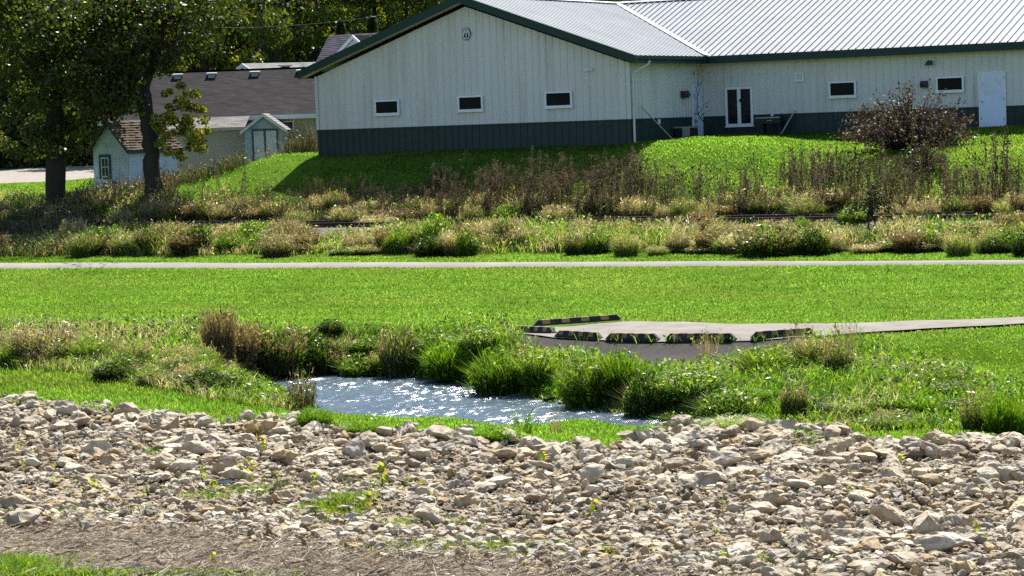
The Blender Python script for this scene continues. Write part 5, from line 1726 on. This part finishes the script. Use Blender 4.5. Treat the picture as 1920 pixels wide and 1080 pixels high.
def limb(mbx, pts, r0, r1, n=10):
    P = resample(pts, max(4, len(pts) * 3)); k = len(P)
    mbx.tube([p + np.array([random.gauss(0, .03), random.gauss(0, .03), 0]) for p in P], list(np.linspace(r0, r1, k)), n, 0, .22)


def wp(px, py, Y): return atY(px, py, Y)


# left tree
t1 = empty('tree', wp(105, 388, 110.0) * np.array([1, 1, 0]) + np.array([0, 0, 0])); t1.location.z = T(t1.location.x, t1.location.y)
tag(t1, 'big dark leafy tree with a straight trunk at the left of the shed', 'tree')
O1 = np.array(t1.location)
b = MB()
base = O1 + np.array([0, 0, -.2])
limb(b, [base - O1, wp(104, 350, 110.0) - O1, wp(101, 250, 110.0) - O1, wp(97, 100, 110.0) - O1, wp(95, -40, 110.0) - O1, wp(100, -180, 110.0) - O1], .42, .22, 14)
for q in ([(98, 190), (60, 120), (-10, 70)], [(99, 160), (150, 90), (200, 40)], [(97, 80), (40, 20), (0, -50)], [(97, 60), (150, 0), (180, -60)], [(96, -40), (60, -120), (20, -200)]):
    limb(b, [wp(q[0][0], q[0][1], 110.0) - O1, wp(q[1][0], q[1][1], 110.0 + random.uniform(-1, 1)) - O1, wp(q[2][0], q[2][1], 110.0 + random.uniform(-2, 2)) - O1], .17, .05, 8)
b.build('trunk', M['bark'], t1, True)
cs, rs_, ns_ = [], [], []
for k in range(150):
    a = random.uniform(-140, 245); bb = random.uniform(-60, 262)
    if a > 150 and bb > 215: bb -= 70
    if 60 < a < 150: bb = min(bb, 250)
    Y = 110.0 + random.uniform(-3.2, 4.5)
    cs.append(wp(a, bb, Y) - O1); r = random.uniform(.5, 1.0); rs_.append((r, r, r * .75)); ns_.append(int(330 * r))
for a, bb in ((30, 285), (60, 290), (95, 283), (140, 280), (10, 270), (125, 262), (160, 255), (75, 262)):
    cs.append(wp(a, bb, 109 + random.uniform(-1, 2)) - O1); rs_.append((.6, .6, .32)); ns_.append(120)
for k in range(46):
    cs.append(O1 * 0 + np.array([random.gauss(0, 3.2), random.gauss(0, 3.0), random.uniform(7.0, 9.0)])); rs_.append((1.4, 1.4, 1.0)); ns_.append(110)
V, Fc, C = crown_leaves(cs, rs_, ns_, .125, LEAF_D)
link('crown', np_mesh('crown', V, Fc, C), t1, [M['leaf']])

# forked tree
t2 = empty('tree', (0, 0, 0)); p = wp(286, 395, 108.0); t2.location = (p[0], p[1], T(p[0], p[1]))
tag(t2, 'dark forked tree in front of the shed with one yellowing low branch', 'tree')
O2 = np.array(t2.location)
b = MB()
limb(b, [np.array([0, 0, -.2]), wp(286, 330, 108.0) - O2, wp(282, 262, 108.0) - O2, wp(272, 195, 108.0) - O2, wp(268, 165, 108.0) - O2], .345, .30, 14)
limb(b, [wp(268, 172, 108.0) - O2, wp(282, 130, 108.2) - O2, wp(298, 80, 108.4) - O2, wp(312, 20, 108.6) - O2, wp(322, -60, 108.8) - O2, wp(330, -160, 109.0) - O2], .24, .14, 12)
limb(b, [wp(266, 172, 108.0) - O2, wp(254, 130, 107.7) - O2, wp(256, 70, 107.5) - O2, wp(262, 0, 107.4) - O2, wp(258, -90, 107.2) - O2], .22, .12, 12)
limb(b, [wp(262, 176, 108.0) - O2, wp(240, 150, 107.8) - O2, wp(214, 125, 107.6) - O2, wp(180, 104, 107.2) - O2, wp(140, 80, 107.0) - O2], .17, .06, 8)
limb(b, [wp(262, 110, 108.0) - O2, wp(285, 60, 108.0) - O2, wp(300, 5, 108.0) - O2, wp(305, -40, 108.0) - O2], .10, .05, 8)
limb(b, [wp(280, 230, 107.9) - O2, wp(310, 212, 107.4) - O2, wp(345, 200, 107.0) - O2, wp(375, 205, 106.8) - O2], .06, .018, 6)
limb(b, [wp(310, 212, 107.4) - O2, wp(335, 240, 107.1) - O2, wp(360, 270, 107.0) - O2], .035, .012, 6)
limb(b, [wp(300, 100, 108.3) - O2, wp(340, 70, 107.9) - O2, wp(390, 60, 107.5) - O2], .09, .03, 7)
b.build('trunk', M['bark'], t2, True)
cs, rs_, ns_ = [], [], []
for k in range(92):
    a = random.uniform(175, 400); bb = random.uniform(-60, 135)
    if a < 250: bb = random.uniform(-60, 225)
    if a > 330: bb = min(bb, 95)
    Y = 108 + random.uniform(-2.6, 3.5)
    cs.append(wp(a, bb, Y) - O2); r = random.uniform(.4, .85); rs_.append((r, r, r * .75)); ns_.append(int(210 * r))
for k in range(46):
    cs.append(np.array([random.gauss(0.4, 2.8), random.gauss(0, 2.6), random.uniform(7.0, 8.8)])); rs_.append((1.3, 1.3, 1.0)); ns_.append(100)
V, Fc, C = crown_leaves(cs, rs_, ns_, .12, LEAF_D + [(.10, .085, .02)])
link('crown', np_mesh('crown', V, Fc, C), t2, [M['leaf']])
cs, rs_, ns_ = [], [], []
random.seed(77)
for k in range(46):
    an = random.uniform(0, 6.28); q = math.sqrt(random.random())
    a = 338 + 52 * q * math.cos(an); bb = 228 + 68 * q * math.sin(an) + (a - 338) * .12
    r = random.uniform(.12, .34)
    cs.append(wp(a, bb, 107.1 + random.uniform(-.7, .7)) - O2); rs_.append((r, r, r * .8)); ns_.append(int(230 * r + 24))
V, Fc, C = crown_leaves(cs, rs_, ns_, .105, LEAF_Y)
link('low_branch_leaves', np_mesh('low_branch_leaves', V, Fc, C), t2, [M['leaf']])['label'] = 'yellowing leaves on the low branch'


# wood behind the houses
def wood_tree(seed, pal):
    random.seed(seed)
    t = empty('tree')
    b = MB()
    H = 13.0
    limb(b, [np.array([0, 0, -.3]), np.array([.1, 0, 3]), np.array([-.1, .1, 7]), np.array([.2, 0, 11])], .34, .10, 9)
    for k in range(6):
        an = random.uniform(0, 6.28); z = random.uniform(2.5, 8)
        limb(b, [np.array([0, 0, z]), np.array([math.cos(an) * 1.6, math.sin(an) * 1.6, z + 1.4]), np.array([math.cos(an) * 3.2, math.sin(an) * 3.2, z + 2.2])], .12, .03, 6)
    b.build('trunk', M['bark'], t, True)
    cs, rs_, ns_ = [], [], []
    for k in range(64):
        z = random.uniform(1.6, 13.4); R_ = 3.9 * math.sin(math.pi * min(1, max(.12, (z + 1.5) / 15.5))) ** .6
        an = random.uniform(0, 6.28); rr = R_ * math.sqrt(random.random())
        r = random.uniform(.6, 1.15)
        cs.append((math.cos(an) * rr, math.sin(an) * rr, z)); rs_.append((r, r, r * .7)); ns_.append(int(230 * r))
    V, Fc, C = crown_leaves(cs, rs_, ns_, .19, pal)
    link('crown', np_mesh('crown', V, Fc, C), t, [M['leaf']])
    return t


protos = [wood_tree(11, LEAF_D + LEAF_M[:2]), wood_tree(12, LEAF_M), wood_tree(13, LEAF_M + LEAF_Y[:3])]
used = [False] * 3


def place_tree(k, x, y, s, rz, label, group):
    p = protos[k]
    if not used[k]:
        o = p; used[k] = True
    else:
        o = p.copy(); COL.objects.link(o)
        for ch in p.children:
            c = ch.copy(); COL.objects.link(c); c.parent = o
    o.location = (x, y, T(x, y) - .1); o.rotation_euler = (0, 0, rz); o.scale = (s, s, s * random.uniform(.9, 1.15))
    tag(o, label, 'tree', group)


random.seed(21)
WT = [(20, 172, 0), (-70, 180, 0), (110, 176, 1), (190, 182, 0), (270, 170, 1), (330, 178, 2), (400, 168, 2), (455, 176, 2), (510, 166, 1), (560, 174, 0), (610, 170, 1), (660, 178, 2), (720, 172, 1), (780, 170, 0), (830, 178, 2), (890, 172, 1),
      (-160, 176, 1), (60, 196, 1), (160, 200, 2), (300, 198, 0), (430, 196, 1), (540, 200, 2), (640, 198, 0), (740, 196, 2), (850, 200, 1), (980, 180, 1), (1090, 184, 0), (1220, 182, 2), (1400, 184, 1), (1600, 186, 0), (1800, 184, 2)]
for a, Y, k in WT:
    lab, g = 'leafy tree in the backlit wood rising behind the houses', 'trees of the wood'
    if k == 2: lab, g = 'yellowing leafy tree in the backlit wood behind the houses', 'yellowing trees of the wood'
    place_tree(k, (a - 960) / F * Y, Y, random.uniform(.85, 1.15), random.uniform(0, 6.28), lab, g)
# two dark conifers behind the steep roof
def conifer(px, py, Y, h, label):
    p = atY(px, py, Y); x, y = p[0], p[1]; gz = T(x, y); H = p[2] - gz
    t = empty('conifer', (x, y, gz)); tag(t, label, 'conifer')
    b = MB(); b.tube([(0, 0, -.2), (0, 0, H * .5), (0, 0, H * .97)], [.16, .1, .02], 8); b.build('trunk', M['bark'], t, True)
    n = 2600; z = rng.random(n) ** .8 * H; r = (1 - z / H) * 1.6 * np.sqrt(rng.random(n)) + .05; an = rng.random(n) * 6.28
    V, Fc, C = leaves(np.stack([r * np.cos(an), r * np.sin(an), z - r * .35], 1), rng.uniform(.12, .3, n), pick([(.02, .035, .02), (.03, .05, .025)], n), 2.4, .3)
    link('crown', np_mesh('crown', V, Fc, C), t, [M['leaf']])
conifer(638, 40, 150, 9, 'dark pointed conifer directly behind the left end of the steep roof')
conifer(697, 34, 152, 9, 'dark pointed conifer behind the middle of the steep dark roof')
# mass of the wood on the hill
n = 90000
X = rng.uniform(-62, 45, n); Y = rng.uniform(178, 250, n)
hh = 6.5 * fbm(X * .22, Y * .22, 210) ** 1.0 + 1.5
Z = terr(X, Y) + hh * rng.random(n) ** .6
cc = pick(LEAF_D[:2] + LEAF_M, n, .25)
o = stuff('wood_foliage', [leaves(np.stack([X, Y, Z], 1), rng.uniform(.25, .55, n), cc, 1.4)], M['leaf'], 'mass of dark leaves of the wooded hillside', 'wood')
# dense understorey at the far side of the road
n = 16000
X = rng.uniform(-45, -18, n); Y = rng.uniform(167, 178, n); Z = terr(X, Y) + rng.random(n) * 4.2
stuff('wood_edge', [leaves(np.stack([X, Y, Z], 1), rng.uniform(.2, .4, n), pick(LEAF_D, n), 1.4)], M['leaf'], 'dark leafy edge of the wood beyond the gravel road', 'undergrowth')

# overhead cable crossing the wood
b = MB(); A = atY(330, 50, 148); B = atY(720, 28, 150)
b.tube([A + (B - A) * t + np.array([0, 0, -.5 * 4 * t * (1 - t) * .6]) for t in np.linspace(0, 1, 14)], [.006] * 14, 6)
tag(b.build('overhead_cable', M['cable'], None, True), 'thin pale overhead cable crossing in front of the wood', 'cable')

# ------------------------------------------------------------------ shrubs and saplings near the building
def shrub(name, px, pyb, wpx, hpx, n, size, pal, label, cat='shrub', twigs=60, branchy=1.0, Y=None):
    p = ground_px(px, pyb) if Y is None else np.array([(px - 960) / F * Y, Y, T((px - 960) / F * Y, Y)])
    s = p[1] / F; w, h = wpx * s, hpx * s
    t = empty(name, p); tag(t, label, cat)
    b = MB(); tips = []
    for k in range(twigs):
        an = random.uniform(0, 6.28); rr = w / 2 * math.sqrt(random.random()); hh = h * (1 - .7 * (rr / (w / 2)) ** 2) * random.uniform(.45, 1.22)
        p0 = np.array([rr * .25 * math.cos(an), rr * .25 * math.sin(an) * .8, -.05]); p2 = np.array([rr * math.cos(an), rr * math.sin(an) * .8, hh]); p1 = (p0 + p2) / 2 + np.array([0, 0, hh * .18])
        b.tube([p0, p1, p2], [.018 * branchy, .012 * branchy, .004], 5); tips.append((p0, p1, p2))
    b.build('branches', M['bark'], t, True)
    i = rng.integers(0, len(tips), n); tt = rng.uniform(.35, 1.02, n)
    P0 = np.array([q[0] for q in tips])[i]; P1 = np.array([q[1] for q in tips])[i]; P2 = np.array([q[2] for q in tips])[i]
    tt = tt[:, None]
    pos = P0 * (1 - tt) ** 2 + 2 * P1 * tt * (1 - tt) + P2 * tt ** 2 + rng.normal(0, .11, (n, 3)) * (w / 4.0) ** .5
    V, Fc, C = leaves(pos, rng.uniform(size * .6, size * 1.3, n), pick(pal, n, .22), 1.7)
    link('leaves', np_mesh('leaves', V, Fc, C), t, [M['shrub_leaf']])
    return t


shrub('shrub', 1705, 280, 290, 108, 6500, .07, [(.085, .055, .042), (.12, .08, .06), (.055, .042, .033), (.16, .12, .095), (.06, .06, .025)], 'big sprawling reddish brown shrub in front of the wing wall', twigs=170, branchy=1.3)
shrub('shrub', 1735, 278, 190, 28, 900, .10, [(.12, .17, .05), (.22, .26, .15), (.08, .11, .03)], 'low pale green leafy bush at the foot of the big brown shrub', twigs=50)
shrub('shrub', 1725, 320, 120, 60, 700, .08, [(.06, .07, .025), (.09, .07, .04), (.04, .05, .02)], 'dark loose bush on the slope below the big brown shrub', twigs=50)
shrub('shrub', 585, 300, 60, 62, 420, .09, [(.04, .05, .02), (.07, .05, .03)], 'thin dark leafed bush in front of the tan house wall', twigs=24, Y=116.5)
shrub('shrub', 520, 305, 70, 26, 420, .10, [(.15, .19, .04), (.10, .14, .03), (.20, .22, .08)], 'yellow green bush at the foot of the blue cellar entrance', twigs=24, Y=116)
# sapling with a dark round head by the rails
def sapling(px, pyb, hpx, crown_c, label, n, pal, leaf=.08, Y=None):
    p = ground_px(px, pyb)
    O = np.array(p); s = p[1] / F
    t = empty('sapling', p); tag(t, label, 'sapling')
    b = MB()
    trunk = [(px, pyb), (px - 3, pyb - hpx * .3), (px - 4, pyb - hpx * .6), (px + 2, pyb - hpx)]
    limb(b, [atY(q[0], q[1], p[1]) - O for q in trunk], .045, .012, 7)
    for a, c, r, k in crown_c:
        limb(b, [atY(px - 3, pyb - hpx * .5, p[1]) - O, (atY(px - 3, pyb - hpx * .5, p[1]) + atY(a, c, p[1])) / 2 - O + np.array([0, 0, .05]), atY(a, c, p[1]) - O], .02, .006, 5)
    b.build('trunk', M['bark'], t, True)
    V, Fc, C = crown_leaves([atY(a, c, p[1] + random.uniform(-.3, .3)) - O for a, c, r, k in crown_c], [(r, r, r * .8) for a, c, r, k in crown_c], [k for a, c, r, k in crown_c], leaf, pal)
    link('crown', np_mesh('crown', V, Fc, C), t, [M['shrub_leaf']])
sapling(1633, 456, 110, [(1630, 365, .35, 130), (1610, 380, .3, 90), (1650, 375, .32, 100), (1635, 390, .38, 130), (1600, 395, .22, 50), (1665, 390, .25, 60), (1640, 350, .25, 60)], 'small dark leaved sapling standing by the rails', 620, [(.05, .065, .025), (.08, .09, .045), (.035, .045, .02)])
sapling(1555, 400, 52, [(1556, 376, .2, 30), (1545, 368, .16, 20), (1566, 372, .16, 20)], 'tiny greyish sapling left of the dark leaved one', 80, [(.12, .09, .07), (.2, .18, .15)], .06)
# bare sapling before the corner door
X, Y, z = against(1306, 256, 's', .9)
bs = empty('bare_sapling', (X, Y, z)); tag(bs, 'nearly bare sapling in front of the corner door with a few bright leaves', 'sapling')
O = np.array((X, Y, z)); b = MB()
limb(b, [np.array([0, 0, -.05]), atY(1306, 210, Y) - O, atY(1308, 160, Y) - O, atY(1311, 128, Y) - O], .028, .008, 6)
for q in ([(1306, 228), (1290, 195), (1284, 180)], [(1307, 215), (1322, 195), (1332, 185)], [(1306, 236), (1296, 215), (1288, 205)], [(1308, 180), (1316, 160), (1318, 150)], [(1307, 190), (1296, 170), (1292, 158)], [(1306, 230), (1318, 214), (1328, 208)]):
    limb(b, [atY(c, d, Y) - O for c, d in q], .014, .004, 5)
b.build('trunk', M['bark'], bs, True)
pts = np.array([atY(c, d, Y) - O for c, d in ((1302, 137), (1311, 156), (1311, 159), (1322, 158), (1325, 200), (1286, 182), (1298, 205), (1318, 168), (1318, 214), (1292, 190), (1300, 222), (1310, 200))])
V, Fc, C = leaves(pts, np.full(len(pts), .09), pick([(.3, .3, .2), (.22, .2, .06)], len(pts)), 1.5)
link('leaves', np_mesh('leaves', V, Fc, C), bs, [M['leaf']])

# ------------------------------------------------------------------ light
SUN_AZ, SUN_EL = R(18), R(55)
sun = bpy.data.lights.new('sun', 'SUN'); sun.energy = 5.0; sun.angle = R(.53); sun.color = (1.0, .955, .88)
so = bpy.data.objects.new('sun', sun); COL.objects.link(so)
sd_ = Vector((math.sin(SUN_AZ) * math.cos(SUN_EL), math.cos(SUN_AZ) * math.cos(SUN_EL), math.sin(SUN_EL)))
so.rotation_euler = (-sd_).to_track_quat('-Z', 'Y').to_euler(); so.location = (30, 80, 60)
w = bpy.data.worlds.new('World'); scene.world = w; w.use_nodes = True
nt = w.node_tree
for n_ in list(nt.nodes): nt.nodes.remove(n_)
sky = nt.nodes.new('ShaderNodeTexSky'); sky.sky_type = 'NISHITA'; sky.sun_disc = False
sky.sun_elevation = SUN_EL; sky.sun_rotation = SUN_AZ; sky.air_density = 1.0; sky.dust_density = .6; sky.ozone_density = 2.5
bg = nt.nodes.new('ShaderNodeBackground'); bg.inputs['Strength'].default_value = .085
wo = nt.nodes.new('ShaderNodeOutputWorld')
nt.links.new(sky.outputs[0], bg.inputs['Color']); nt.links.new(bg.outputs[0], wo.inputs['Surface'])

scene.view_settings.view_transform = 'Standard'; scene.view_settings.look = 'None'
scene.view_settings.exposure = 1.22; scene.view_settings.gamma = 1.0
scene.render.engine = 'CYCLES'
cy = scene.cycles
cy.max_bounces = 6; cy.diffuse_bounces = 3; cy.glossy_bounces = 3; cy.transmission_bounces = 4; cy.transparent_max_bounces = 4
cy.caustics_reflective = False; cy.caustics_refractive = False
cy.sample_clamp_indirect = 6.0
cy.use_denoising = False
scene.render.film_transparent = False
